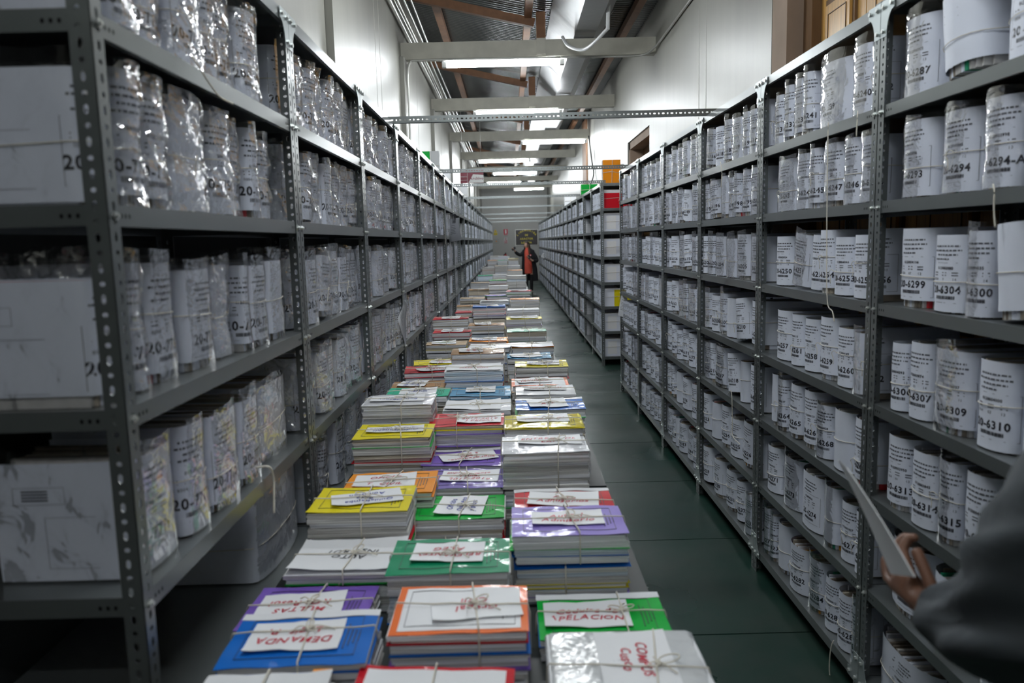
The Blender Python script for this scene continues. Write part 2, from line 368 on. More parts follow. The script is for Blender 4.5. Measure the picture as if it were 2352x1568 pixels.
# ------------------------------------------------------------------ racks
def flange(mb, fu, W, H, m, th=.002):
    """perforated strip: fu(u, z, d) -> point; u across 0..W, z up"""
    n = int(H/.0262); p = H/n; vs = []; fs = []
    for k in range(n):
        zc = (k+.5)*p; z0, z1 = k*p, (k+1)*p; uc = W*.55; a, b = (.0048, .0048) if k % 2 else (.0042, .0092)
        o = len(vs)
        outer = [(0, z0), (uc, z0), (W, z0), (W, zc), (W, z1), (uc, z1), (0, z1), (0, zc)]
        inner = [(uc-a, zc-b*.6), (uc, zc-b), (uc+a, zc-b*.6), (uc+a*1.1, zc), (uc+a, zc+b*.6), (uc, zc+b), (uc-a, zc+b*.6), (uc-a*1.1, zc)]
        for d in (0, th):
            vs += [fu(u, z, d) for u, z in outer]+[fu(u, z, d) for u, z in inner]
        for j in range(8):
            q = (j+1) % 8
            fs += [(o+j, o+q, o+8+q, o+8+j), (o+16+q, o+16+j, o+24+j, o+24+q), (o+8+j, o+8+q, o+24+q, o+24+j)]
    fs2 = fs; mb.add(vs, fs2, m)
    mb.add([fu(0, 0, 0), fu(0, 0, th), fu(0, H, th), fu(0, H, 0), fu(W, 0, 0), fu(W, 0, th), fu(W, H, th), fu(W, H, 0)], [(0, 1, 2, 3), (4, 7, 6, 5)], m)
PW, DEP = .038, .45
LV_R = [.12, .46, .79, 1.11, 1.445, 1.775, 2.075, 2.395]
LV_L = [.12, .42, .735, 1.057, 1.402, 1.757, 2.073, 2.40]
def post_mesh(H, fx, sy, levels, front):
    """fx: flange along x extends towards +x (1) or -x (-1); sy: flange along y extends +y (1) or -y (-1)"""
    mb = MB()
    flange(mb, lambda u, z, d: (fx*d, sy*u, z), PW, H, steel)
    flange(mb, lambda u, z, d: (fx*u, sy*d, z), PW, H, steel)
    if front:
        for z in levels:
            for r, x0, x1 in ((.0075, -.005, 0), (.004, -.009, -.005)):
                vs = [(x, sy*.020+r*math.cos(k*math.pi/3), z-.02+r*math.sin(k*math.pi/3)) for x in (x0, x1) for k in range(6)]
                mb.add(vs, [(0, 1, 2, 3, 4, 5)]+[(k, (k+1) % 6, 6+(k+1) % 6, 6+k) for k in range(6)], boltm)
            vs = [(.020+.0075*math.cos(k*math.pi/3), y_, z-.02+.0075*math.sin(k*math.pi/3)) for y_ in (sy*.007, sy*.002) for k in range(6)]
            mb.add(vs, [(0, 1, 2, 3, 4, 5)]+[(k, (k+1) % 6, 6+(k+1) % 6, 6+k) for k in range(6)], boltm)
    return mb.mesh('post')
def shelf_mesh(L):
    mb = MB(); g = .003
    mb.box(g, DEP-g, g, L-g, -.0015, 0, steel)
    mb.box(g, g+.0015, g, L-g, -.036, -.0015, steel); mb.box(DEP-g-.0015, DEP-g, g, L-g, -.036, -.0015, steel)
    mb.box(g, DEP-g, g, g+.0015, -.036, -.0015, steel); mb.box(g, DEP-g, L-g-.0015, L-g, -.036, -.0015, steel)
    mb.box(g, g+.014, g, L-g, -.0375, -.036, steel)
    for y0 in (.052, .066, .080):
        for yy in (y0, L-y0):
            vs = [(g-.0004, yy+.0035*math.cos(k*math.pi/4), -.019+.0045*math.sin(k*math.pi/4)) for k in range(8)]
            mb.add(vs, [tuple(range(8))], black)
            for e_ in (g-.0004, L-g+.0004):
                vs = [(y0+.0035*math.cos(k*math.pi/4), e_, -.019+.0045*math.sin(k*math.pi/4)) for k in range(8)]
                mb.add(vs, [tuple(range(8))], black)
    return mb.mesh('shelf')
def gusset_mesh(sy, up):
    mb = MB(); A = [(.0, 0), (.082, 0)]; n = 6
    for k in range(n+1):
        a = math.pi/2*k/n; A.append((.082-.044*math.sin(a)-.0, -.034-.076*(1-math.cos(a))))
    A.append((0, -.11))
    if up: A = [(y_, -z_) for y_, z_ in A]
    for x in (-.002, -.0035): pass
    vs = [(-.0016, sy*y_, z_) for y_, z_ in A]+[(0, sy*y_, z_) for y_, z_ in A]; m_ = len(A)
    mb.add(vs, [tuple(range(m_)), tuple(range(2*m_-1, m_-1, -1))]+[(k, (k+1) % m_, m_+(k+1) % m_, m_+k) for k in range(m_)], zinc)
    for y_, z_ in ((.018, -.018), (.068, -.018), (.018, -.092)):
        if up: z_ = -z_
        vs = [(x, sy*y_+.007*math.cos(k*math.pi/3), z_+.007*math.sin(k*math.pi/3)) for x in (-.008, -.0016) for k in range(6)]
        mb.add(vs, [(0, 1, 2, 3, 4, 5)]+[(k, (k+1) % 6, 6+(k+1) % 6, 6+k) for k in range(6)], boltm)
    return mb.mesh('gusset')
ORD = ['first', 'second', 'third', 'fourth', 'fifth', 'sixth', 'seventh', 'eighth', 'ninth', 'tenth', 'eleventh', 'twelfth', 'thirteenth', 'fourteenth', 'fifteenth',
       'sixteenth', 'seventeenth', 'eighteenth', 'nineteenth', 'twentieth', 'twenty-first', 'twenty-second', 'twenty-third', 'twenty-fourth', 'twenty-fifth', 'twenty-sixth']
_sm = {}
def rack_bay(x, y0, L, side, levels, H, label, group, sf=frozenset()):
    """side 'R': front faces -x with origin at near end; 'L': turned half round"""
    key = (side, round(L, 3))
    if ('p', side) not in _sm:
        _sm[('p', side)] = [post_mesh(H, 1, 1, levels, True), post_mesh(H, 1, -1, levels, True), post_mesh(H, -1, 1, levels, False), post_mesh(H, -1, -1, levels, False)]
        _sm['g'] = [gusset_mesh(1, False), gusset_mesh(-1, False), gusset_mesh(1, True), gusset_mesh(-1, True)]
    if key not in _sm: _sm[key] = shelf_mesh(L)
    t = empty('shelving_rack', (x, y0 if side == 'R' else y0+L, 0), 0 if side == 'R' else math.pi)
    tag(t, label, 'shelving rack', group)
    P = _sm[('p', side)]; G = _sm['g']
    inst('post', P[0], t, (0, .001, 0)); inst('post', P[1], t, (0, L-.001, 0)); inst('post', P[2], t, (DEP, .001, 0)); inst('post', P[3], t, (DEP, L-.001, 0))
    for z in levels: inst('shelf', _sm[key], t, (0, 0, z))
    inst('gusset_plate', G[0], t, (0, .002, levels[-1])); inst('gusset_plate', G[1], t, (0, L-.002, levels[-1]))
    inst('gusset_plate', G[2], t, (0, .002, levels[0]-.036)); inst('gusset_plate', G[3], t, (0, L-.002, levels[0]-.036))
    return t
RX, LX, BL = 1.197, -.6755, 1.1734
RB = [(2.5495-BL+i*BL, BL) for i in range(6)]           # first right rack
R2B = [(10.15+i*1.19, 1.19) for i in range(18)]           # second right rack
LB = [(1.317, 1.2)]+[(2.517+i*1.1636, 1.1636) for i in range(25)]
for i, (y, L) in enumerate(RB): rack_bay(RX, y, L, 'R', LV_R, 2.40, 'grey perforated-steel shelving bay of the near aisle rack, %s from the camera' % ORD[i], 'near aisle rack bays')
for i, (y, L) in enumerate(R2B): rack_bay(RX, y, L, 'R', LV_R, 2.40, 'grey steel shelving bay of the far aisle rack, %s from its near end' % ORD[i], 'far aisle rack bays')
for i, (y, L) in enumerate(LB): rack_bay(LX, y, L, 'L', LV_L, 2.40, 'grey perforated-steel shelving bay beside the paper-laden tables, %s from the camera' % ORD[i], 'table-side rack bays')
# tie bars across the aisle
for i, Y in enumerate((4.78, 8.2, 10.25, 13.2, 16.9, 21.2, 25.2, 29.3)):
    mb = MB(); L = RX-LX+.16
    flange(mb, lambda u, z, d: (z, -d, .038-u), PW, L, steel); flange(mb, lambda u, z, d: (z, u, d), PW, L, steel)
    o = mb.obj('tie_bar', None, (LX-.08, Y, 2.402)); tag(o, 'perforated grey steel tie bar across the aisle, %s from the camera' % ORD[i], 'tie bar', 'tie bars over the aisle')

# ------------------------------------------------------------------ file bundles
def outline(w_, d, b, p=2.3, nf=11):
    pts = [(d, w_/2), (d*.55, w_/2*1.0), (b*1.6, w_/2)]
    for k in range(nf+1):
        a = math.pi*k/nf; c, s_ = math.cos(a), math.sin(a)
        pts.append((b*(1-abs(s_)**(2/p)), (w_/2)*math.copysign(abs(c)**(2/p), c)))
    pts += [(b*1.6, -w_/2), (d*.55, -w_/2), (d, -w_/2)]
    return np.array(pts)
class Surf:
    def __init__(s, w_, d, b, h, pinch=0, zs=.1, seed=0, amp=.0015, off=0):
        o = outline(w_, d, b); seg = np.linalg.norm(np.diff(o, axis=0), axis=1); cum = np.concatenate([[0], np.cumsum(seg)]); s.total = cum[-1]
        s.o = o; s.c = cum-cum[-1]/2; s.w = w_; s.d = d; s.h = h; s.pinch = pinch; s.zs = zs; s.ph = seed*1.37; s.amp = amp; s.off = off; s.b = b; s.side = 1
    def __call__(s, u, z, e=0):
        x = float(np.interp(u, s.c, s.o[:, 0])); y = float(np.interp(u, s.c, s.o[:, 1])); e += s.off
        k = 1-s.pinch*math.exp(-((z-s.zs)/.03)**2)+.012*math.sin(z*21+s.ph)*min(1, s.pinch*9)
        x = x*1+(1-k)*.10*(1 if x < s.b*1.5 else 0); y *= k
        # outward direction
        if x < s.b*1.2: nx, ny = -1+abs(y)/(s.w/2)*.6, (y/(s.w/2))*.8
        else: nx, ny = 0, (1 if y > 0 else -1)
        a = s.amp*(math.sin(z*55+u*38+s.ph)+math.sin(u*90-z*30+s.ph*2))
        return (x+nx*(e+a), y+ny*(e+a), z)
def label_print(mb, S, num, code, red, h, rnd, far=False):
    s0 = (rnd.uniform(.004, .034) if S.side > 0 else rnd.uniform(-.028, .012))*1.0; q = h/.21
    for sd in (-1, 1):
        c = sd*(abs(S.c[0])-S.d*.42)
        def g(u0, u1, v0, v1): mb.grid([[S(c+u0, v0, .0012), S(c+u1, v0, .0012)], [S(c+u0, v1, .0012), S(c+u1, v1, .0012)]], ink_l, False, flip=True)
        if not far:
            g(-.075, .02, h*.80, h*.803); g(-.075, .02, h*.66, h*.663); g(-.075, -.0742, h*.66, h*.803); g(.02, .0208, h*.66, h*.803)
            g(-.02, .075, h*.55, h*.553); g(-.02, .075, h*.12, h*.123); g(-.02, -.0192, h*.12, h*.553)
            for k in range(4): g(-.06, -.01, h*(.69+.025*k), h*(.69+.025*k)+.003)
    if S.w < .12: s0 *= .4
    fn = lambda u, v: S(u, v, .0009)
    def bar(u0, u1, v0, v1, m):
        n = max(1, int((u1-u0)/.03)); us = [u0+(u1-u0)*k/n for k in range(n+1)]
        mb.grid([[S(u, v0, .0009) for u in us], [S(u, v1, .0009) for u in us]], m, False, flip=True)
    hw = .056
    for k, v in enumerate((.178, .1665, .155, .1435)):
        a = s0-hw*(.75, .9, .6, .8)[k]; e = s0+hw*(.85, .95, .75, .3)[k]
        if far: bar(a, e, v*q, (v+.004)*q, ink_l); continue
        u = a
        while u < e:
            L = rnd.uniform(.005, .014); bar(u, min(u+L, e), v*q, (v+.0042)*q, ink_l); u += L+.0028
    for u0, u1, v0, v1 in ((s0-hw*1.15, s0+hw*1.35, .135, .1358), (s0-hw*1.15, s0+hw*1.35, .028, .0288), (s0-hw*1.15, s0-hw*1.13, .028, .135), (s0+hw*1.33, s0+hw*1.35, .028, .135)):
        bar(u0, u1, v0*q, v1*q, ink_l)
    if not far:
        text(mb, code, s0, .118*q, .0078, fn, ink, True)
        for dx, t_ in ((-.038, rnd.choice(('SD', '8004', '0004'))), (-.002, rnd.choice(('03', '06', '07', '01', '9'))), (.035, rnd.choice(('12', '11', '13', '14')))): text(mb, t_, s0+dx, .088*q, .0075, fn, ink)
        for dx in (-.04, 0, .036): bar(s0+dx-.009, s0+dx+.009, .101*q, .1035*q, ink_l); bar(s0+dx-.009, s0+dx+.009, .108*q, .1105*q, ink_l)
    text(mb, num, s0, .054*q, .0205 if S.side > 0 else .024, fn, ink, not far)
    if far: bar(s0-.035, s0+.035, .040*q, .047*q, ink_l)
    else:
        u = s0-.036
        while u < s0+.036:
            L = rnd.choice((.001, .0018, .0026)); bar(u, u+L, .038*q, .047*q, ink); u += L+rnd.choice((.0008, .0014))
    if red: text(mb, red, s0+rnd.uniform(-.02, .02), .010*q, .018, fn, ink_r, True, .2, .15, rnd)

CUR = None
def bundle(side, yc, z, wd, dep, h, num, style, label, group, seed, rec=.012, tilt=0, near=True, red=None, blank=False, topc=None):
    """side R/L; yc centre along the rack; style 'wrap' (paper wrap), 'bag' (crinkled sleeve), 'sleeve' (smooth clear sleeve)"""
    rnd = random.Random(seed); X = RX if side == 'R' else LX; sg = 1 if side == 'R' else -1
    lift = abs(math.sin(tilt))*(wd/2+.016)
    t = empty('file_bundle' if side == 'R' else 'bagged_bundle', (X+sg*rec, yc, z+.0012+lift), 0 if side == 'R' else math.pi, tilt)
    tag(t, label, 'file bundle' if side == 'R' else 'bagged bundle', group)
    clr = min(l for l in (LV_R if side == 'R' else LV_L) if l > z+.01)-z-.053-abs(math.sin(tilt))*(wd+.03); h = min(h, clr-.012)
    if tilt and CUR:
        m_ = wd/2+.004+abs(math.sin(tilt))*h; sh_ = h*math.sin(tilt)/2*(-1 if side == 'R' else 1)
        lo, hi = CUR[0]+.006+wd/2+max(0, -2*sh_), CUR[1]-.006-wd/2-max(0, 2*sh_); t.location.y = min(max(yc, lo), hi) if lo < hi else (lo+hi)/2
    b = (min(.10, wd*.48) if side == 'R' else min(.05 if style == 'wrap' else .035, wd*.38))*rnd.uniform(.75, 1.1)
    zs = h*rnd.uniform(.36, .58); pinch = {'wrap': .0, 'sleeve': .015, 'bag': .055}[style]
    S = Surf(wd-(.008 if style != 'bag' else .016), dep, b, h, pinch, zs, seed, .0006 if style != 'bag' else .0018)
    S.side = sg; zb = .004 if rnd.random() < .7 else .022
    # sheets inside
    half = S.w/2*(1-pinch*1.1-.012)-(.0045 if style != 'bag' else .0085); mb = MB(); n = max(5, int(wd/(.011 if near else .02))); y0 = -half; tw = 2*half/n
    pal = [page_b, page_g, page_g, page_d, paper] if side == 'R' else [page_b, page_g, paper, paper, page_d]
    for k in range(n):
        ya = y0+k*tw; ym = ya+tw/2; ee = min(1, (abs(ym)+tw*.6)/(S.w/2)); fx = b*(1-(1-ee**2.3)**(1/2.3))+.010+pinch*.16+(.004 if style == 'bag' else 0)
        zt = h-.001-rnd.random()*.016*(1.6 if style == 'wrap' else 1); m = rnd.choice(pal)
        if topc and k == n//2: m = topc
        elif rnd.random() < .03: m = rnd.choice((card_r, card_gn, card_r, card_o))
        xe = dep-.002-rnd.random()*.02; dz = rnd.uniform(-.006, .006); y1 = ya+tw*.93
        mb.add([(fx, ya, 0), (xe, ya, 0), (xe, y1, 0), (fx, y1, 0), (fx, ya, zt), (xe, ya, zt+dz), (xe, y1, zt+dz), (fx, y1, zt), ],
               [(3, 2, 1, 0), (4, 5, 6, 7), (0, 1, 5, 4), (1, 2, 6, 5), (2, 3, 7, 6), (3, 0, 4, 7)], m)
    mb.obj('page_block', t)
    # wrap with the printed label
    mb = MB(); nz = 6 if near else 3
    us = list(S.c); zz = [zb+(h-zb)*k/nz for k in range(nz+1)]
    mb.grid([[S(u, v) for u in us] for v in zz], paper, True, flip=True)
    if not blank: label_print(mb, S, num, '01200%05d' % rnd.randrange(3800, 4200), red, h, rnd, not near)
    elif rnd.random() < .6:
        for u0, u1, v0, v1 in ((-.03, .035, h*.78, h*.784), (-.03, .035, h*.68, h*.684)):
            mb.grid([[S(u0, v0, .0009), S(u1, v0, .0009)], [S(u0, v1, .0009), S(u1, v1, .0009)]], ink_l, False, flip=True)
    mb.obj('label_wrap', t)
    # plastic
    if style != 'wrap' or (near and rnd.random() < .15):
        ex = rnd.uniform(.018, .04); nz = 16 if near else 7; am = .0035 if style == 'bag' else .0012
        Q = Surf(wd-(.004 if style != 'bag' else .014), dep, b, h, pinch, zs, seed, am, .003)
        us = np.linspace(Q.c[0]*.98, Q.c[-1]*.98, 40 if near else 16); P = []
        hh = min(h+ex, clr)
        for i in range(nz+1):
            v = hh*i/nz; row = []
            for j, u in enumerate(us):
                e = rnd.uniform(0, am*1.3)+am*abs(math.sin(u*60+v*33+seed))
                vv = v if i < nz else v+.006*math.sin(u*23+seed)
                row.append(Q(u, vv, e))
            P.append(row)
        mb = MB(); mb.grid(P, pl_crink if style == 'bag' else pl_soft, style != 'bag', flip=True); mb.obj('plastic_sleeve', t)
    # string
    if rnd.random() < .85 or style == 'bag':
        mb = MB(); sl = rnd.uniform(-.05, .07); us = np.linspace(S.c[0]*.9, S.c[-1]*.9, 22 if near else 10)
        mb.tube([S(u, zs+sl*u, .0045+(.003 if style == 'bag' else 0)) for u in us], .0014, twine, 4, False)
        if near and rnd.random() < .3:
            u = rnd.uniform(-.03, .03); p = Vector(S(u, zs+sl*u, .008))
            mb.tube(smoothpath([p, p+Vector((-.008, .012, .008)), p+Vector((-.01, .025, -.004)), p+Vector((-.006, .02, -.02)), p+Vector((-.004, .024, -.045))], 3), .0013, twine, 4)
        mb.obj('twine', t)
    return t

LEVN = ['bottom shelf', 'sixth shelf down', 'fifth shelf down', 'fourth shelf down', 'third shelf down', 'second shelf down', 'top open shelf']
BAYR = ['bay nearest the camera, aisle rack', 'second bay of the near aisle rack', 'third bay of the near aisle rack', 'fourth bay of the near aisle rack', 'fifth bay of the near aisle rack', 'sixth bay of the near aisle rack']
L_ = math.radians
# pixel extents on the rack face read from the photograph: (x0, x1, number, tilt degrees, style)
A, B = {}, {}
A[6] = [(2045, 2115, '20-6287', 0), (2128, 2225, '', -9), (2250, 2400, '20-6289', 0)]
A[5] = [(2050, 2114, '20-6293', 0), (2115, 2212, '20-6294', 0), (2213, 2298, '20-6294-A', 0), (2306, 2440, '20-6296', 5)]
A[4] = [(2037, 2106, '20-6299', 0), (2107, 2189, '20-6304', 0), (2190, 2249, '20-6300', 0), (2256, 2345, '', -6)]
A[3] = [(2031, 2061, '20-6306', 0), (2062, 2111, '20-6307', 0), (2112, 2199, '20-6309', 0), (2200, 2289, '20-6310', 0), (2290, 2430, '20-6311', 0)]
A[2] = [(2015, 2064, '20-6313', 0), (2065, 2125, '20-6314', 0), (2126, 2174, '20-6315', 0), (2176, 2244, '20-6316', 0), (2246, 2370, '20-6317', 0)]
A[1] = [(2008, 2100, '20-6319', 0), (2102, 2190, '20-6320', 0), (2192, 2330, '20-6321', 0)]
A[0] = [(1985, 2105, '20-6325', 0), (2107, 2250, '20-6326', 0)]
B[6] = [(1767, 1783, '20-6236', 0), (1784, 1802, '20-6237', 0), (1803, 1831, '20-6238', 0), (1832, 1849, '20-6241', 0), (1850, 1933, '20-6239', 0), (1935, 1986, '20-6240', 0), (1987, 2010, '20-6242', 0)]
B[5] = [(1761, 1811, '20-6243', 0), (1812, 1844, '20-6244', 0), (1845, 1866, '20-6245', 0), (1867, 1913, '20-6247', 0), (1914, 1954, '20-6246', 0), (1955, 1998, '20-6248', 0)]
B[4] = [(1761, 1790, '20-6250', 0), (1796, 1838, '20-6251', 8), (1842, 1864, '20-6252', 4), (1866, 1893, '20-6254', 0), (1894, 1933, '20-6253', 0), (1935, 1983, '20-6255', 0), (1984, 2003, '20-6256', 0)]
B[3] = [(1762, 1796, '20-6257', 0), (1797, 1821, '20-6261', 0), (1822, 1856, '20-6258', 0), (1857, 1899, '20-6259', 0), (1900, 1941, '20-6260', 0), (1942, 1974, '', 0), (1975, 1997, '20-6262', 0)]
B[2] = [(1758, 1774, '', 0), (1775, 1791, '20-6264', 0), (1796, 1821, '20-6265', 6), (1824, 1855, '20-6267', 0), (1856, 1887, '20-6268', 0), (1888, 1937, '', 0), (1938, 1984, '20-6269-A', 0)]
B[1] = [(1746, 1774, '20-6271', 0), (1775, 1817, '20-6273', 0), (1818, 1874, '20-6274', 0), (1875, 1904, '', 0), (1905, 1942, '20-6276', 0), (1943, 1968, '20-6277', 0)]
B[0] = [(1740, 1753, '20-6278', 0), (1754, 1765, '20-6279', 0), (1766, 1792, '', 0), (1793, 1832, '20-6282', 0), (1833, 1868, '20-6284', 0), (1869, 1901, '20-6286', 0), (1902, 1940, '20-6285', 0), (1941, 1958, '20-6281', 0)]
C0 = {6: 6186, 5: 6195, 4: 6202, 3: 6207, 2: 6215, 1: 6223, 0: 6229}
D0_ = {6: 6140, 5: 6146, 4: 6155, 3: 6161, 2: 6168, 1: 6174, 0: 6181}
E0 = {6: 6094, 5: 6100, 4: 6108, 3: 6115, 2: 6121, 1: 6128, 0: 6134}
F0 = {6: 6048, 5: 6054, 4: 6060, 3: 6066, 2: 6074, 1: 6079, 0: 6089}
seed = 100
nR = 0
for bi in range(6):
    y0, L = RB[bi]; CUR = (y0, y0+L)
    for lv in range(7):
        z = LV_R[lv]; items = []
        if bi < 2:
            for x0, x1, num, tl in (A if bi == 0 else B)[lv]:
                zc = z+.1
                # rack-face ray hit at mid height
                def yy(x):
                    return CAMP.y + (RX-0)*F/(x-1170.0-(0)) if False else on(x, 554-(zc-CH)*F/(RX*F/(x-1170.0)), 0, RX).y
                ya, yb = yy(x1), yy(x0)
                items.append([max(ya, y0+.010), min(yb+.02*(yb > y0+L-.12), y0+L-.010), num, tl])
            items.sort()
        else:
            rnd = random.Random(bi*31+lv); base = (C0, D0_, E0, F0)[bi-2][lv]; pos = y0+L-.012; k = 0
            while pos > y0+.08:
                wd = min(rnd.uniform(.10, .24), pos-y0-.012)
                if wd < .07: break
                items.append([pos-wd, pos, '' if rnd.random() < .08 else '20-%d' % (base+k), 0 if rnd.random() < .72 else rnd.uniform(-9, 9)])
                if items[-1][2]: k += 1
                pos -= wd+.003+(.03 if items[-1][3] else 0)
                if rnd.random() < .06: pos -= .06
            items.sort()
        for k, (ya, yb, num, tl) in enumerate(items):
            seed += 1; wd = yb-ya-.006
            if wd < .04: continue
            rnd = random.Random(seed); pl = {6: .85, 5: .7, 4: .35, 3: .2, 2: .15, 1: .08, 0: .05}[lv]
            st = 'sleeve' if rnd.random() < pl else 'wrap'
            if num: lab = 'paper-wrapped file bundle marked %s, %s, %s' % (num, LEVN[lv], BAYR[bi])
            else:
                nb = next((items[j][2] for j in (k+1, k-1, k+2) if 0 <= j < len(items) and items[j][2]), '')
                lab = 'unnumbered wrapped bundle beside %s, %s, %s' % (nb, LEVN[lv], BAYR[bi])
            bundle('R', (ya+yb)/2, z, wd-.03*abs(math.sin(L_(tl)))*3, rnd.uniform(.26, .32), rnd.uniform(.215, .245)*(1 if lv else .96), num, st, lab, 'numbered bundles on the near aisle rack',
                   seed, rnd.uniform(.011, .026), L_(tl), True, None, not num)
            nR += 1

# table-side rack: crinkled plastic bags
BAYL = ['nearest bay beside the tables', 'second bay beside the tables', 'third bay beside the tables', 'fourth bay beside the tables', 'fifth bay beside the tables',
        'sixth bay beside the tables', 'seventh bay beside the tables', 'eighth bay beside the tables', 'ninth bay beside the tables', 'tenth bay beside the tables']
LA = {}
LA[6] = [(225, 296, '20-7731'), (299, 355, ''), (358, 415, '20-7733'), (418, 470, '20-7738'), (472, 535, '20-7736'), (538, 572, '20-7737'), (575, 612, '20-7740'), (615, 655, '20-7741')]
LA[5] = [(245, 335, '20-7750'), (338, 395, '20-7752'), (398, 455, '20-7757'), (458, 535, ''), (538, 585, '20-7754'), (588, 612, '20-7755'), (614, 637, '20-7756'), (640, 665, '20-7758')]
LA[4] = [(262, 345, '20-7759'), (348, 392, '20-7760'), (395, 462, '20-7762'), (464, 530, '20-7763'), (532, 577, ''), (579, 594, '20-7764'), (596, 634, '20-7765'), (637, 672, '')]
LA[3] = [(305, 415, '20-7776'), (418, 478, '20-7777'), (480, 550, '20-7770'), (552, 600, '20-7771'), (604, 678, '')]
LA[2] = [(590, 690, '')]
nL = 0
for bi in range(9):
    y0, L = LB[bi]; CUR = (y0, y0+L)
    for lv in (6, 5, 4, 3, 2, 1) if bi > 0 else (6, 5, 4, 3, 2):
        if nL >= 300: break
        if lv == 1 and bi > 0: continue
        z = LV_L[lv]; items = []
        if bi == 0:
            for x0, x1, num in LA[lv]:
                f = lambda x: LX*F/(x-1170.0)
                items.append([max(f(x0), y0+.010), min(f(x1), y0+L-.010), num, 0])
        else:
            rnd = random.Random(900+bi*37+lv); pos = y0+.012; base = 7781+bi*60+(6-lv)*11-(40 if bi == 1 else 0)+(100 if bi > 1 else 0); k = 0
            while pos < y0+L-.06:
                wd = min(rnd.uniform(.085, .20), y0+L-.012-pos)
                if wd < .06: break
                items.append([pos, pos+wd, '' if rnd.random() < .07 else '20-%d' % (base+k), 0 if rnd.random() < .78 else rnd.uniform(-7, 7)]); k += 1
                pos += wd+.003+(.02 if items[-1][3] else 0)
        for k, (ya, yb, num, tl) in enumerate(items):
            seed += 1; wd = yb-ya-.007
            if wd < .03: continue
            rnd = random.Random(seed); h = rnd.uniform(.225, .255)
            if num: lab = 'plastic-sleeved file bundle marked %s, %s, %s' % (num, LEVN[lv], BAYL[bi])
            else:
                nb = next((items[j][2] for j in (k+1, k-1, k+2) if 0 <= j < len(items) and items[j][2]), '')
                lab = 'unnumbered plastic-wrapped bundle beside %s, %s, %s' % (nb, LEVN[lv], BAYL[bi]) if nb else 'unnumbered clear plastic bundle alone on the fifth shelf, nearest bay beside the tables'
            st = 'sleeve' if (bi == 0 and k == 0) else 'bag' if rnd.random() < {6: .95, 5: .9, 4: .6, 3: .45, 2: .5}[lv] else 'sleeve'
            if (bi, lv) == (0, 3) and num: st = 'sleeve'
            bundle('L', (ya+yb)/2, z, wd-.09*abs(math.sin(L_(tl))), rnd.uniform(.25, .32), h, num, st, lab, 'plastic-sleeved bundles beside the tables',
                   seed, rnd.uniform(.016, .05), L_(tl), bi < 5, ('%d' % rnd.randrange(600, 690)) if (bi in (2, 3, 4) and lv < 6 and rnd.random() < .55) else None, not num)
            nL += 1

# remaining far bundles: one object per rack
def far_mass(name, side, cells, lab, seed0):
    mb = MB(); rnd = random.Random(seed0); X = RX if side == 'R' else LX; sg = 1 if side == 'R' else -1
    for y0, L, levels in cells:
        for z in levels:
            pos = y0+.05
            while pos < y0+L-.1:
                wd = min(rnd.uniform(.09, .2), y0+L-.045-pos); h = rnd.uniform(.20, .24); rec = rnd.uniform(.004, .03); d = .27
                yc = pos+wd/2; b = wd*.25
                us = [(d, -wd/2), (b, -wd/2), (b*.3, -wd*.34), (0, 0), (b*.3, wd*.34), (b, wd/2), (d, wd/2)]
                tl = rnd.uniform(-.05, .05)*(rnd.random() < .3)
                P = [[(X+sg*(rec+x), yc+(y_*.96)-tl*v, z+v) for x, y_ in us] for v in (.001, h)]
                mb.grid(P, rnd.choice((paper, paper, paper, pg_white)), False, flip=(side == 'L'))
                mb.add([P[1][0], P[1][1], P[1][3], P[1][5], P[1][6]], [(0, 1, 2, 3, 4)], rnd.choice((page_g, page_b, paper)))
                dy = 1 if side == 'R' else -1
                xs = X+sg*(rec-.0015)
                for v in (.175, .163, .151, .14, .118, .09):
                    a = yc-wd*.27; mb.add([(xs, a, z+v), (xs, yc+wd*.25, z+v), (xs, yc+wd*.25, z+v+.005), (xs, a, z+v+.005)], [(0, 1, 2, 3)], ink_l)
                for q in range(5):
                    a = yc-wd*.3+q*wd*.12; mb.add([(xs, a, z+.055), (xs, a+wd*.08, z+.055), (xs, a+wd*.08, z+.075), (xs, a, z+.075)], [(0, 1, 2, 3)], ink)
                if rnd.random() < .03: mb.box(xs-.002, xs, yc-.03, yc+.03, z+.01, z+.03, rnd.choice((card_r, card_o, card_gn, card_r)))
                pos += wd+.004+(.05 if rnd.random() < .08 else 0)
    tag(mb.obj(name), lab, 'file bundles', None, 'stuff')
i9 = 9
far_mass('distant_bagged_bundles', 'L', [(y, L, LV_L[1:7]) for y, L in LB[i9:]]+[(y, L, LV_L[1:2]) for y, L in LB[1:i9]], 'distant white bundles filling the far and low table-side shelves', 5)

# far aisle rack: nearest bays as individuals, the rest together
def simple_bundle(side, yc, z, wd, h, seed, label, group):
    rnd = random.Random(seed); X = RX; rec = rnd.uniform(.010, .024)
    t = empty('file_bundle', (X+rec, yc, z+.001), 0); tag(t, label, 'file bundle', group)
    S = Surf(wd-.006, .28, min(.04, wd*.28), h, .01, h*.5, seed)
    mb = MB(); n = max(4, int(wd/.025)); tw = (wd-.02)/n
    for k in range(n):
        ya = -wd/2+.01+k*tw; zt = h-.004-rnd.random()*.014; mb.box(.03, .27, ya, ya+tw*.94, 0, zt, rnd.choice((page_b, page_g, page_g, paper)))
    mb.obj('page_block', t)
    mb = MB(); mb.grid([[S(u, v) for u in S.c] for v in (.004, h*.5, h)], paper, True, flip=True)
    label_print(mb, S, '20-%d' % (5000+seed % 900), '', None, h, rnd, True); mb.obj('label_wrap', t)
    mb = MB(); mb.tube([S(u, h*.5, .004) for u in np.linspace(S.c[0]*.9, S.c[-1]*.9, 10)], .0014, twine, 4, False); mb.obj('twine', t)
    return t
seed = 6000; nF = 0
budget = 296-nR
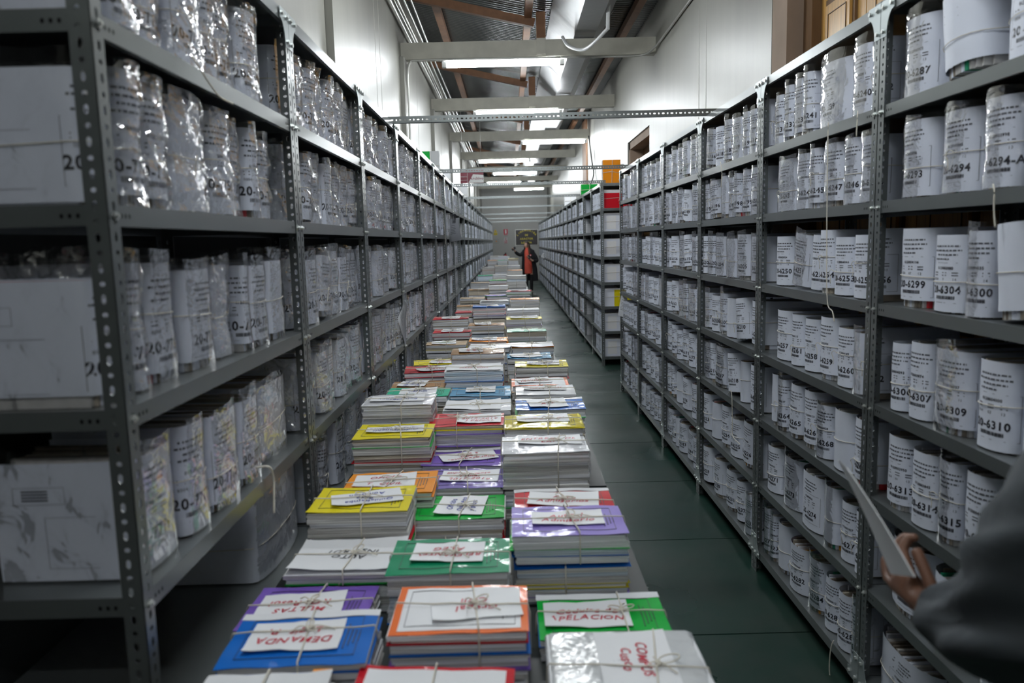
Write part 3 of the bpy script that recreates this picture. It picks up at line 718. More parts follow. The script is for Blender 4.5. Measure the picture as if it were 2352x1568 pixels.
for bi in range(2):
    y0, L = R2B[bi]
    for lv in range(6, -1, -1):
        pos = y0+.05; k = 0
        if bi == 0: pos += .05
        rnd = random.Random(bi*71+lv+5)
        while pos < y0+L-.09 and nF < budget:
            wd = min(rnd.uniform(.11, .2), y0+L-.045-pos)
            if wd < .07: break
            seed += 1
            simple_bundle('R', pos+wd/2, LV_R[lv], wd-.004, rnd.uniform(.2, .235), seed, 'tied white bundle marked 20-%d, %s, %s bay of the far aisle rack' % (5000+seed % 900, LEVN[lv], ('nearest', 'second')[bi]), 'bundles on the far aisle rack')
            pos += wd+.004; nF += 1
far_mass('distant_file_bundles', 'R', [(y, L, LV_R[0:7]) for y, L in R2B[2:]], 'distant white file bundles filling the far aisle shelves', 6)
print('bundles', nR, nL, nF)

# ------------------------------------------------------------------ tables and tied stacks
TZ = .75
tabm = mat('table_dark', (.03, .035, .035), .5); tleg = mat('table_leg', (.12, .12, .12), .4, metal=.5)
proto = None
for i in range(14):
    t = empty('long_table', (-.145, 1.0+i*1.83+.9, 0)); tag(t, 'dark-topped long table under the tied stacks, %s from the camera' % ORD[i], 'table', 'tables down the aisle')
    if proto is None:
        mb = MB(); mb.box(-.49, .49, -.905, .905, TZ-.03, TZ, tabm); a = mb.obj('table_top', t)
        mb = MB(); mb.box(-.02, .02, -.02, .02, 0, TZ-.03, tleg); lm = mb.mesh('leg'); proto = (a.data, lm)
        mb = MB(); mb.box(-.44, .44, -.86, -.84, TZ-.09, TZ-.03, tleg); mb.box(-.44, .44, .84, .86, TZ-.09, TZ-.03, tleg); ap = mb.mesh('apron')
    else: inst('table_top', proto[0], t)
    inst('apron', ap, t)
    for sx in (-.44, .44):
        for sy in (-.85, .85): inst('leg', proto[1], t, (sx, sy, 0))

THIN = {'Y': 'yellow', 'G': 'green', 'D': 'dkgreen', 'R': 'red', 'P': 'purple', 'L': 'lilac', 'B': 'blue', 'O': 'orange', 'T': 'tan', 'W': 'white', 'K': 'ltblue'}
THICK = {'w': pg_white, 'g': pg_grey, 'b': pg_blue, 'a': pg_old}
INKS = {'r': ink_r, 'b': ink_b, 'k': ink, 'g': ink_g}
nS = [0]
def tied(cx, y0, zb, wd, dep, th, layers, cover, label, note=None, rz=0, header=False, frame=True, knot=(0, 0), near=1, wrap=None, detail=True, group='tied paper stacks on the tables', inner=None):
    nS[0] += 1; rnd = random.Random(nS[0]*7+3)
    t = empty('tied_stack', (cx, y0+dep/2, zb+.001), math.radians(rz)); tag(t, label, 'tied paper stack', group)
    hw, hd = wd/2, dep/2
    mb = MB(); thick = [c for c in layers if c.islower()]; nthin = len(layers)-len(thick); tt = (th-.0016*nthin-.002)/max(1, len(thick)); z = 0
    ws = [rnd.uniform(.7, 1.3) for _ in thick]; sw = sum(ws); k = 0
    for c in layers:
        if c.islower(): h = tt*len(thick)*ws[k]/sw; k += 1; m = THICK[c]; e = rnd.uniform(.001, .007); j = .0035
        else: h = .0016; m = cov(THIN[c]); e = rnd.uniform(-.004, .002); j = .003
        dx, dy, a = rnd.uniform(-j, j), rnd.uniform(-j, j), math.radians(rnd.uniform(-1, 1))
        T = Matrix.Translation((dx, dy, 0)) @ Matrix.Rotation(a, 4, 'Z')
        if c.islower() and h > .012 and detail:
            # ragged side: several thin courses
            n = max(2, int(h/.0045)); zz = z
            for q in range(n):
                hh = h/n; T2 = T @ Matrix.Translation((rnd.uniform(-.0022, .0022), rnd.uniform(-.0022, .0022), 0))
                mb.box(-hw+e, hw-e, -hd+e, hd-e, zz, zz+hh*.93, m, T2); zz += hh
        else: mb.box(-hw+e, hw-e, -hd+e, hd-e, z, z+h*.97, m, T)
        z += h
    mb.obj('pages', t)
    ca, cb = rnd.uniform(-.004, .006), rnd.uniform(-.004, .006)
    def hc(x, y):
        u, v = x/hw, y/hd
        return th+.0016*math.sin(7*u+nS[0])*math.cos(5*v+nS[0]*.7)+ca*max(0, u*v)**2+cb*max(0, -u*v)**2+.0012
    C = 10
    def sheet(mb, x0, x1, y0_, y1_, dz, m, ang=0, ox=0, oy=0, curl=0):
        P = []; c_, s_ = math.cos(ang), math.sin(ang); nx, ny = (C, 7) if near else (3, 2)
        for i in range(ny+1):
            r = []
            for j in range(nx+1):
                x = x0+(x1-x0)*j/nx; y = y0_+(y1_-y0_)*i/ny; X = ox+x*c_-y*s_; Y = oy+x*s_+y*c_
                cu = curl*(abs(2*j/nx-1)**4*.6+abs(2*i/ny-1)**4*.6)*(1 if (j < nx/2) == (i < ny/2) else .2)
                r.append((X, Y, hc(max(-hw, min(hw, X)), max(-hd, min(hd, Y)))+dz+cu))
            P.append(r)
        mb.grid(P, m, True)
        e = [P[0][j] for j in range(nx+1)]; 
        mb.grid([[(a, b, c-.0011) for a, b, c in e], e], m, False)
    if cover:
        mb = MB(); m = cov(cover); sheet(mb, -hw, hw, -hd, hd, 0, m)
        if header: sheet(mb, -hw-.002, hw+.002, hd-.024, hd+.004, .0012, cov('white'))
        if inner:   # white printed sheet leaving a coloured border
            sheet(mb, -hw+.016, hw-.016, -hd+.014, hd-.012, .0009, paper_w)
        if frame and near:
            fr = (-hw*.80, hw*.80, -hd*.72, hd*.74); g = .0012
            for a, b, c_, d in ((fr[0], fr[1], fr[2], fr[2]+g), (fr[0], fr[1], fr[3], fr[3]+g), (fr[0], fr[0]+g, fr[2], fr[3]), (fr[1], fr[1]+g, fr[2], fr[3])):
                sheet(mb, a, b, c_, d, .0019, ink)
            for q in range(4):
                a = hw*(.62+.06*q); sheet(mb, a, a+.0022, -hd*.5+.01*q, hd*.45-.012*q, .0019, ink)
        mb.obj('cover', t)
    if wrap:
        mb = MB(); P = []
        for j in range(-1, 2): pass
        xs = [-hw-.003, -hw-.003, -hw*.93, -hw*.5, 0, hw*.5, hw*.93, hw+.003, hw+.003]; zz = [th*.45, th*.97, th+.004, None, None, None, th+.004, th*.97, th*.45]
        for i in range(9):
            y = -hd-.002+(dep+.004)*i/8
            P.append([(x, y, (hc(x, y)+.0035 if z_ is None else z_)+rnd.uniform(-.0012, .0012)) for x, z_ in zip(xs, zz)])
        mb.grid(P, wrap, True)
        fr_ = [[(x, -hd-.003, z_ if z_ is not None else hc(x, -hd)+.003) for x, z_ in zip(xs, zz)], [(x, -hd-.004, th*.4) for x in xs]]
        mb.grid(fr_, wrap, True); mb.obj('plastic_wrap', t)
    if note:
        lines, ik, rt, nx_, ny_, nw, nh, ang = note; mb = MB(); A = math.radians(ang)
        sheet(mb, -nw/2, nw/2, -nh/2, nh/2, .0045, paper_w, A, nx_, ny_, .005)
        R_ = math.radians(rt)+A; cr_, sr_ = math.cos(R_), math.sin(R_); n = len(lines)
        ww, hh_ = (nw, nh) if rt in (0, 180) else (nh, nw); lh = min(hh_/(n+.6), .034)
        for q, tx in enumerate(lines):
            W = sum(glyph(c, False)[2] if c != ' ' else .35 for c in tx)/.7; h = min(lh*.62, ww*.86/max(W, .1))
            vv = ((n-1)/2-q)*lh-h/2
            def fn(u, v):
                X = nx_+u*cr_-v*sr_; Y = ny_+u*sr_+v*cr_
                return (X, Y, hc(max(-hw, min(hw, X)), max(-hd, min(hd, Y)))+.0058)
            text(mb, tx, rnd.uniform(-.006, .006), vv, h, fn, INKS[ik], .014, .22, .14, rnd)
        mb.obj('note', t)
    # twine cross with a bow
    mb = MB(); kx, ky = knot; s1, s2 = rnd.uniform(-.02, .02), rnd.uniform(-.02, .02); r = .002; top = .0085
    hcz = lambda x, y: hc(max(-hw, min(hw, x)), max(-hd, min(hd, y)))+top*.9
    N = 7
    P = [(kx+s1, -hd-.0045, 0), (kx+s1, -hd-.0045, th*.6), (kx+s1, -hd-.003, th+.001)]+[(kx+s1*(1-2*q/N)*(1 if q < N else 1), -hd+dep*q/N, hcz(kx, -hd+dep*q/N)) for q in range(N+1)]+[(kx-s1, hd+.004, th*.9), (kx-s1, hd+.004, 0)]
    mb.tube(P, r, twine, 5)
    P = [(-hw-.0045, ky+s2, 0), (-hw-.0045, ky+s2, th*.6), (-hw-.003, ky+s2, th+.001)]+[(-hw+wd*q/N, ky+s2*(1-2*q/N), hcz(-hw+wd*q/N, ky)) for q in range(N+1)]+[(hw+.004, ky-s2, th*.9), (hw+.004, ky-s2, 0)]
    mb.tube(P, r, twine, 5)
    if near and not (cover is None and not note):
        z = hcz(kx, ky)+.003; kb = Vector((kx, ky, z))
        for q in range(3):
            a = rnd.uniform(0, 6.28); R_ = .005
            mb.tube([kb+Vector((R_*math.cos(a+w_)*(1+.3*math.sin(2*w_)), R_*math.sin(a+w_), .003*math.sin(3*w_+q))) for w_ in np.linspace(0, 6.6, 12)], .0019, twine, 5)
        a0 = rnd.uniform(0, 6.28)
        for q in range(2):
            a = a0+q*2.6; Lp = rnd.uniform(.028, .05); d = Vector((math.cos(a), math.sin(a)*.8, 0)); n_ = Vector((-d.y, d.x, 0))
            mb.tube([kb+d*(Lp*(1-math.cos(w_))/2)+n_*(Lp*.28*math.sin(w_))+Vector((0, 0, .006*math.sin(w_/2))) for w_ in np.linspace(0, 6.28, 14)], .0016, twine, 5)
        for q in range(2):
            a = a0+1.2+q*2.9; d = Vector((math.cos(a), math.sin(a)*.8, 0)); L = rnd.uniform(.03, .06)
            mb.tube(smoothpath([kb, kb+d*L*.4+Vector((0, 0, .004)), kb+d*L*.8+Vector((.006, -.004, -.001)), kb+d*L+Vector((.01, -.01, -.002))], 3), .0016, twine, 5)
    mb.obj('twine', t)
    return t

LOWL = ['gwg', 'bwb', 'wgw', 'gag', 'wRgw', 'gGbw', 'aYga', 'wBwb']
def stack(xl, xr, yf, Y, cover, label, layers='wgw', yb=None, th=None, back=None, dep=.215, note=None, width=None, low=None, lowlab=None, **kw):
    if yf is not None:
        Pc = on((xl+xr)/2, yf, 1, Y); zt = Pc.z
    else:
        Pc = on((xl+xr)/2, back, 1, Y+dep); zt = Pc.z; Pc = on((xl+xr)/2, back, 1, Y+dep)
    wd = width or min(.31, max(.2, (xr-xl)*Y/F))
    if yf is None: wd = width or min(.31, max(.2, (xr-xl)*(Y+dep)/F))
    if yb is not None: th = zt-on((xl+xr)/2, yb, 1, Y).z
    if th is None: th = .05
    zt = max(zt, TZ+.03); th = min(max(th, .02), zt-TZ-.002); zb = zt-th; rem = zb-TZ; near = 1 if Y < 6.5 else 0
    if rem < .018: th += rem-.002; zb = TZ; rem = 0
    tied(Pc.x, Y, zb, wd, dep, th, layers, cover, label, note, near=near, detail=Y < 6, **kw)
    k = 0
    while rem > .016:
        h = rem if rem < .15 else min(.13, rem/2); zb -= h; rem -= h
        rn = random.Random(int(Y*100)+int(xl)+k)
        tied(Pc.x+rn.uniform(-.004, .004), Y+rn.uniform(0, .004), max(zb, TZ), wd-.006, dep-.004, h-.008, low or rn.choice(LOWL), None,
             'plain paper stack %s the %s' % (['directly under', 'at the base below'][min(k, 1)], ' '.join(label.split(',')[0].split()[:8])), near=0, detail=Y < 6, group='lower paper stacks on the tables')
        k += 1

# note = (lines, ink, text rotation, x, y, width, height, sheet angle)
# left column
stack(470, 775, None, 1.13, 'white', 'white paper stack cut by the lower edge of the photo, beside a red folder', 'wgw', back=1549, th=.05, frame=False, note=None)
stack(480, 840, 1532, 1.39, 'blue', 'blue folder stack with white note and orange tab at the table corner', 'wBg', yb=1568, header=True, width=.292, note=(['DEMANDA', 'Legit. P.'], 'r', 180, -.012, .0, .19, .115, 0), knot=(.01, .02), rz=2)
stack(590, 885, None, 1.625, 'purple', 'purple folder stack noted MULTAS RCS Resol, between blue and green folders', 'wgw', back=1349, th=.055, width=.29, note=(['MULTAS', 'RCS Resol'], 'r', 180, -.02, -.005, .20, .13, 3), knot=(.0, .01), rz=-1)
stack(638, 932, 1318, 1.85, None, 'white stack topped by a sheet scrawled AUTO INST in black', 'GwgW', yb=1345, width=.295, note=(['AUTO', 'INST RUT'], 'k', 180, 0, 0, .285, .20, 0), knot=(.01, .0))
stack(697, 940, 1178, 2.085, 'yellow', 'tall yellow-topped stack with diagonal note reading Quillabamba Penal', 'gGgRgwggwgg', yb=1272, dep=.22, width=.287, note=(['Quillabamba', 'Para', 'Admision'], 'b', 180, .01, .0, .205, .105, 14), knot=(.01, .0))
stack(773, 1000, 1133, 2.33, 'orange', 'orange folder stack noted OFICIO 4 T CIVIL, behind the tall yellow one', 'wOwO', yb=1152, width=.29, note=(['OFICIO', '4', 'T  CIVIL'], 'r', 0, -.02, .005, .20, .13, 3), knot=(.005, .0))
stack(806, 989, 1007, 2.72, 'yellow', 'tallest grey-paged stack under a yellow sheet noted Quispicanchis in blue', 'aggagRgaggGgag', yb=1096, width=.285, note=(['Quispicanchis', 'Calca Urubamba'], 'b', 180, .0, .005, .215, .085, 4), knot=(.02, .0))
stack(827, 995, 931, 3.02, 'white', 'thick white stack with blue writing under clear plastic, double twine', 'gGwwgwww', yb=990, width=.285, frame=False, note=(['Exp Observ', 'Sobreseidos'], 'b', 180, -.01, .0, .22, .11, 2), knot=(.015, .0), wrap=pl_soft)
stack(877, 1033, 912, 3.42, 'mint', 'mint green folder stack with note reading Quispi, left of light blue', 'gKw', yb=935, width=.29, note=(['Quispi', 'Canchis'], 'b', 180, .0, .0, .17, .15, 2), knot=(.0, .02))
stack(896, 1018, 893, 3.75, 'brown', 'brown folder stack with sideways note reading Wanchaq Penal 2014-2019', 'wPwL', th=.05, width=.27, note=(['Wanchaq', 'Penal', '2014-2019'], 'b', 90, -.03, .01, .14, .15, -8), knot=(.0, .0), rz=3)
stack(937, 1030, 856, 4.02, 'red', 'red folder stack tilted beneath a long white note, left of striped paper pile', 'wRw', th=.05, width=.27, note=(['Juzgado', 'Judicial'], 'r', 0, .03, -.02, .20, .12, 14), rz=5)
stack(948, 1053, 838, 4.5, 'yellow', 'bright yellow folder with scattered note, tilted by the shelf bags', 'wYw', th=.055, width=.28, note=(['Prueba', 'Anticipada'], 'r', 200, .05, -.03, .19, .12, -8), rz=8)
stack(979, 1068, 793, 5.25, 'tan', 'tan card box-like stack with green OFICIOS note and yellow band', 'wYyw'.replace('y', 'a'), yb=810, width=.28, note=(['OFICIOS', 'DE JUZG'], 'g', 180, -.02, .0, .17, .16, 4), frame=False)
stack(1001, 1083, None, 5.6, 'red', 'red folder stack noted EJERCICIOS in blue, behind the tan stack', 'wRw', back=757, th=.05, width=.28, note=(['Ejercicios', 'Pendientes'], 'b', 180, .0, .0, .16, .17, 0))
stack(993, 1075, 734, 6.25, 'red', 'red-cornered stack of many booklets, white note across its top', 'gwawgwaw', yb=757, width=.29, note=(['Auto Final', 'Cusco'], 'b', 0, .0, .0, .15, .18, 0))
stack(1046, 1112, 718, 6.9, 'red', 'small red folder by the far left shelf with curled white slip', 'awR', yb=728, width=.26, note=(['Of 2'], 'r', 0, .07, -.02, .1, .12, 30))
stack(1047, 1114, 704, 7.6, 'brown', 'brown-edged white stack beside the far left shelf', 'wTwa', yb=716, width=.28)
stack(1056, 1113, 686, 8.7, 'tan', 'tan card stack in the left column, low and wide', 'aTw', yb=697, width=.28)
stack(1076, 1122, 666, 10.1, 'brown', 'brown wrapped stack with white note, left column far back', 'wTaT', yb=684, width=.27, note=(['Oficio'], 'k', 0, 0, 0, .16, .1, 4))
stack(1081, 1123, 650, 11.6, 'tan', 'pale tan stack directly behind a brown wrapped stack', 'wTw', yb=664, width=.28)
stack(1098, 1131, 633, 13.8, 'mint', 'mint-topped far stack with blue-grey pages, left column', 'bbG', yb=645, width=.27)
stack(1107, 1136, 614, 16.3, 'grey', 'pale grey far stack with an orange line, left column', 'gOg', yb=630, width=.27)
stack(1120, 1143, 598, 19.5, 'orange', 'orange-topped farthest stack in the left column', 'gwg', yb=610, width=.26)
stack(1124, 1148, 588, 23.2, 'white', 'white farthest low pile before the end wall', 'wg', yb=594, width=.28)
# middle column
stack(820, 1180, None, 1.19, 'red', 'red-bordered folder cut by the lower edge of the photo', 'wgw', back=1534, th=.06, width=.30, inner=True, frame=False, rz=-3)
stack(883, 1222, 1456, 1.46, 'coral', 'orange-red bordered white cover stack with note reading CIVIL', 'gwPgwgBgwRgw', yb=1568, width=.285, inner=True, note=(['Grupal', 'Civil'], 'r', 180, .03, .005, .19, .125, 8), knot=(.03, .005))
stack(876, 1177, 1319, 1.745, 'dkgreen', 'dark green folder stack noted RELEVANTES in red', 'wgwW', yb=1368, width=.297, note=(['RELEVANTES', 'ALEG'], 'r', 180, -.005, .01, .18, .115, -2), knot=(.01, .0))
stack(900, 1165, None, 1.99, 'white', 'white stack with a slip of black writing, hidden behind dark green', 'wgw', back=1237, th=.05, width=.28, note=(['Expedientes'], 'k', 180, 0, .04, .2, .1, 3))
stack(932, 1163, 1194, 2.23, 'green', 'bright green folder stack with sideways note reading Oficios Quinzena', 'gawgW', yb=1238, width=.29, note=(['Oficios', 'Quinzena', 'y becas'], 'b', 90, .01, .005, .15, .165, -6), knot=(.02, .0))
stack(949, 1161, 1122, 2.47, 'lilac', 'lilac folder stack with red note Improcedentes Penal 2017-2019', 'gwgw', yb=1143, width=.29, note=(['Improcedente 4', 'Penal', '2017-2019'], 'r', 0, .03, .01, .20, .12, -3), knot=(.02, .01), wrap=pl_soft)
stack(975, 1160, None, 2.70, 'purple', 'deep purple folder stack with tilted red note, behind the lilac one', 'gwBw', back=1034, th=.07, width=.295, header=True, note=(['Improcedentes', 'Penal', '2 2016'], 'r', 180, .02, .0, .21, .11, 16), knot=(.01, .01))
stack(979, 1160, 979, 2.94, 'red', 'glossy red folder stack with note ALIMENTOS 2015-2019 J Penal', 'wPwwgwPwYw', yb=1032, width=.298, note=(['Alimentos', '2015-2019', 'J PENAL'], 'r', 0, .05, -.005, .175, .15, 0), knot=(-.04, .01))
stack(1020, 1180, None, 3.2, 'white', 'white printed sheet stack with yellow highlighter, behind the red folder', 'wgw', back=921, th=.05, width=.29, frame=False, note=(['...', '..'], 'k', 0, -.02, .0, .24, .19, 0))
stack(1032, 1172, 910, 3.47, 'ltblue', 'light blue folder stack with blank white slip and bow', 'bKb', yb=923, width=.28, note=(['_'], 'k', 0, .0, .02, .14, .12, 0), knot=(.0, .01))
stack(1017, 1157, 854, 3.75, 'white', 'tall stack with bluish pages and red lettering across white top sheets', 'wRbwBbbwb', yb=896, width=.29, frame=False, note=(['OJO  OSO', 'CO / II'], 'r', 180, .0, .0, .27, .19, 0), knot=(.0, .0))
stack(1040, 1160, None, 4.05, 'brown', 'light brown card stack with sideways red note, behind bluish pages', 'wTw', back=800, th=.06, width=.285, note=(['Anexos', 'Mod'], 'r', 90, -.04, .0, .13, .15, 5), frame=False)
stack(1081, 1168, 801, 4.85, 'white', 'loose slumping stack of grey papers without folder', 'gwgwg', yb=810, width=.27, frame=False, rz=-3)
stack(1081, 1161, 785, 5.3, 'orange', 'glossy orange folder stack with blue-written white note', 'gOg', yb=795, width=.27, note=(['Violencia', '1ra Inst Juzg', 'Y Familia'], 'b', 0, -.03, .01, .18, .15, 0))
stack(1076, 1158, 748, 5.95, 'brown', 'brown-topped stack with white note, right of the booklets', 'wawTw', yb=766, width=.28, note=(['Notif', '2da'], 'k', 180, -.03, .0, .13, .16, 3))
stack(1084, 1161, 706, 6.75, 'blue', 'tall blue-topped stack with a twine loop hanging over its front', 'wPgRwgRwB', yb=731, width=.29, note=(['Of'], 'r', 0, .03, .02, .1, .12, 6))
stack(1102, 1168, 694, 7.5, 'white', 'white-topped stack with purple writing behind the tall blue one', 'wKw', yb=702, width=.28, note=(['Constancias'], 'b', 0, 0, 0, .26, .16, 2))
stack(1115, 1161, 680, 8.8, 'lilac', 'lilac and red tilted folder in the middle column', 'RwG', yb=688, width=.24, rz=10)
stack(1123, 1166, 657, 10.2, 'white', 'squat white block stack with tan corners, middle column', 'wTw', yb=672, width=.26, frame=False)
stack(1124, 1163, 644, 11.8, 'green', 'green and red edged far stack, middle column', 'RwG', yb=652, width=.27)
stack(1134, 1164, 632, 13.6, 'white', 'pale far stack with tan base, middle column', 'Tgw', yb=642, width=.26)
stack(1138, 1163, 611, 16.2, 'tan', 'pale far stack with orange-tan edge, middle column', 'gTg', yb=624, width=.26)
stack(1144, 1164, 598, 19.3, 'mint', 'mint-edged farthest stack, middle column', 'wGw', yb=609, width=.24)
# right column
milk = mat('milky_plastic', (.66, .68, .70), .35, coat=1, bump=1, bscale=11, coatr=.12, bdist=.02)
stack(1240, 1600, None, 1.345, 'white', 'white stack in creased clear plastic with COMPUS note, nearest right', 'wgw', back=1457, th=.06, width=.31, frame=False, note=(['COMPUS', 'Cusco'], 'r', 270, .02, .0, .15, .205, 0), knot=(.06, -.03), wrap=milk)
stack(1228, 1512, None, 1.60, 'green', 'bright green folder stack noted APELACION with a white header strip', 'wgBw', back=1366, th=.07, width=.298, header=True, note=(['Cedulas de', 'APELACION'], 'r', 0, -.035, .0, .20, .12, 0), knot=(.05, .01))
stack(1169, 1453, 1231, 1.865, 'lilac', 'lilac folder stack noted Auto Admisorio, on thick colourful pile', 'wBbGww', yb=1295, width=.297, note=(['Auto 1', 'Admisorio'], 'r', 0, .0, .005, .19, .10, 0), knot=(.01, .0), low='bwPwbYwYgbgB')
stack(1172, 1405, None, 2.11, 'red', 'red folder stack with tilted note reading Auto, behind the lilac one', 'wgw', back=1124, th=.06, width=.29, header=True, note=(['Auto', 'Admisorios'], 'r', 0, .0, .0, .21, .12, -6), knot=(.0, -.01))
stack(1150, 1357, 1041, 2.48, 'white', 'thick white stack noted ENTREGA DE in red under clear plastic', 'gwgwgggwgwg', yb=1123, width=.292, frame=False, note=(['ENTREGA DE', 'EXP'], 'r', 0, .02, .04, .22, .11, 0), knot=(.05, .02), wrap=pl_soft)
stack(1157, 1343, 983, 2.79, 'yellow', 'glossy yellow folder stack noted AUTO FINAL DE in red', 'wwY', yb=1007, width=.293, note=(['AUTO F. DE'], 'r', 0, .0, .02, .20, .10, 2), knot=(.02, .01), wrap=pl_soft)
stack(1190, 1329, None, 3.05, 'blue', 'royal blue folder stack with white note marked ATL', 'wGw', back=917, th=.06, width=.285, note=(['ATL'], 'r', 0, -.01, .0, .16, .15, 5), header=True)
stack(1187, 1322, 907, 3.45, 'white', 'white stack noted SENTENCIAS in red, right column edge', 'gwgw', yb=931, width=.275, frame=False, note=(['SENTENCIAS'], 'r', 180, .0, .03, .20, .10, -2), knot=(.02, .02))
stack(1176, 1299, None, 3.75, 'coral', 'coral-edged stack noted OFICIOS behind the white sentence stack', 'gTw', back=868, th=.07, width=.285, inner=True, frame=False, note=(['OFICIOS', 'TRASLADO'], 'r', 0, -.03, .01, .17, .13, 8))
stack(1182, 1308, 844, 4.12, 'yellow', 'yellow folder stack noted AUTO RECHAZO in blue, near floor', 'wRgwggw', yb=878, width=.29, note=(['AUTO', 'RECHAZO'], 'b', 180, .01, .01, .18, .12, -3), knot=(.02, .0))
stack(1163, 1269, 824, 4.6, 'ltblue', 'blue-edged thin stack with white slip, behind yellow AUTO RECHAZO', 'gw', yb=835, width=.27, note=(['Ok'], 'k', 0, -.02, .0, .19, .15, 6))
stack(1172, 1274, 797, 5.0, 'white', 'grey-paged stack with orange edge and torn plastic', 'bwgO', yb=815, width=.28, frame=False)
stack(1163, 1257, 762, 5.5, 'dkgreen', 'tall stack with dark green covers and beige middle', 'gDwwaa', yb=789, width=.285)
stack(1162, 1246, 733, 6.1, 'yellow', 'grey stack with narrow yellow top edge, right column', 'gPgwg', yb=754, width=.285, note=(['...'], 'k', 0, 0, 0, .22, .16, 0))
stack(1164, 1240, 712, 6.8, 'white', 'white ragged stack right of the tall blue one', 'gwgw', yb=731, width=.285, frame=False)
stack(1171, 1240, 688, 7.6, 'orange', 'tall pale stack with orange top sheet beside open floor', 'ggwgTw', yb=711, width=.29)
stack(1160, 1225, 669, 9.0, 'red', 'messy red and white heap of folders in the right column', 'wRGw', yb=681, width=.29, rz=-8, note=(['Urgente'], 'r', 0, 0, 0, .2, .14, 0))
stack(1162, 1210, 634, 10.9, 'grey', 'thick grey stack in the right column near the woman', 'ggbg', yb=661, width=.28)
stack(1163, 1201, 621, 13.6, 'orange', 'orange-yellow topped far stack, right column', 'gTg', yb=633, width=.27)
stack(1167, 1194, 610, 16.4, 'white', 'white and red far stack, right column', 'Rgw', yb=620, width=.26)
stack(1167, 1191, 594, 19.6, 'yellow', 'yellow-edged farthest stack beside the woman', 'wwa', yb=608, width=.26)
stack(1140, 1170, 588, 22.5, 'white', 'farthest white stack touched with purple, beyond the mint-edged one', 'wPw', yb=596, width=.28)
# orange tab on the blue stack
mb = MB(); p = on(742, 1533, 1, 1.385)
mb.box(p.x-.018, p.x+.018, 1.352, 1.385, p.z-.0045, p.z-.002, mat('tab_orange', (.9, .33, .02), .5)); o = mb.obj('sticky_tab')
for q in bpy.data.objects:
    if q.get('label', '').startswith('blue folder stack with white'): o.parent = q; o.matrix_parent_inverse = (Matrix.Translation(q.location) @ Matrix.Rotation(q.rotation_euler.z, 4, 'Z')).inverted()

# ------------------------------------------------------------------ things on racks, hanging sheets, signs
def upright(x0, x1, y0, y1, Y, dep, cover, label, X=None, side=None):
    a = on(x0, y1, 1, Y); b = on(x1, y0, 1, Y); wd = b.x-a.x; h = b.z-a.z
    t = empty('folder_bundle', ((a.x+b.x)/2, Y, a.z)); tag(t, label, 'folder bundle')
    mb = MB(); n = 6
    for k in range(n):
        mb.box(-wd/2+.003, wd/2-.003, .004+dep*k/n, .004+dep*(k+.9)/n, 0, h*(1.0 if k else .96)-.008*(k % 2), [pg_white, pg_grey, pg_old][k % 3])
    mb.obj('page_block', t)
    mb = MB(); mb.box(-wd/2, wd/2, 0, .003, 0, h*.9, cov(cover)); mb.obj('cover', t)
    mb = MB(); mb.tube([(-wd/2-.003, -.003, h*.5), (0, -.005, h*.54), (wd/2+.003, -.003, h*.52)], .003, twine, 5); mb.tube([(.01, -.005, 0), (.0, -.006, h*.5), (.005, -.005, h)], .003, twine, 5)
    mb.tube([(.005, -.008, h*.5), (.03, -.012, h*.6), (.04, -.01, h*.45), (.01, -.009, h*.48)], .003, twine, 5); mb.obj('twine', t)
    return t
ZT = 2.401
def topbundle(x, y, w_, d, h, cover, label, rz=0):
    t = empty('folder_bundle', (x, y, ZT), rz); tag(t, label, 'folder bundle')
    mb = MB()
    for k in range(6): mb.box(-w_/2+.004, w_/2-.004, -d/2+.005+(d-.01)*k/6, -d/2+(d-.01)*(k+.92)/6, 0, h-.01*(k % 2), [pg_white, pg_grey][k % 2])
    mb.obj('page_block', t); mb = MB(); mb.box(-w_/2, w_/2, -d/2, -d/2+.004, 0, h, cov(cover)); mb.obj('cover', t)
    mb = MB(); mb.tube([(-w_/2, -d/2-.004, h*.45), (0, -d/2-.007, h*.5), (w_/2, -d/2-.004, h*.42)], .003, twine, 5); mb.tube([(0, -d/2-.005, .0), (.01, -d/2-.007, h)], .003, twine, 5); mb.obj('twine', t)
topbundle(1.36, 10.35, .235, .12, .30, 'orange', 'orange-yellow folder bundle standing on the far aisle rack', .05)
topbundle(1.43, 10.62, .27, .12, .27, 'white', 'white wrapped bundle behind the orange-yellow bundle on the rack')
topbundle(1.33, 12.9, .27, .15, .17, 'green', 'green folder bundle standing on the far aisle rack')
topbundle(1.33, 16.9, .25, .3, .22, 'white', 'white bundle on the far aisle rack beyond the green one')
topbundle(-.86, 7.7, .22, .14, .16, 'green', 'green bag of files on the table-side rack top')
topbundle(-.86, 8.75, .22, .2, .28, 'white', 'white bundle on table-side rack top beside the green bag')
topbundle(-.86, 10.2, .24, .3, .2, 'white', 'low white bundle on table-side rack top beneath the maroon sign')
topbundle(-.86, 14.2, .26, .3, .28, 'white', 'tall white bundle on table-side rack top, farthest one')
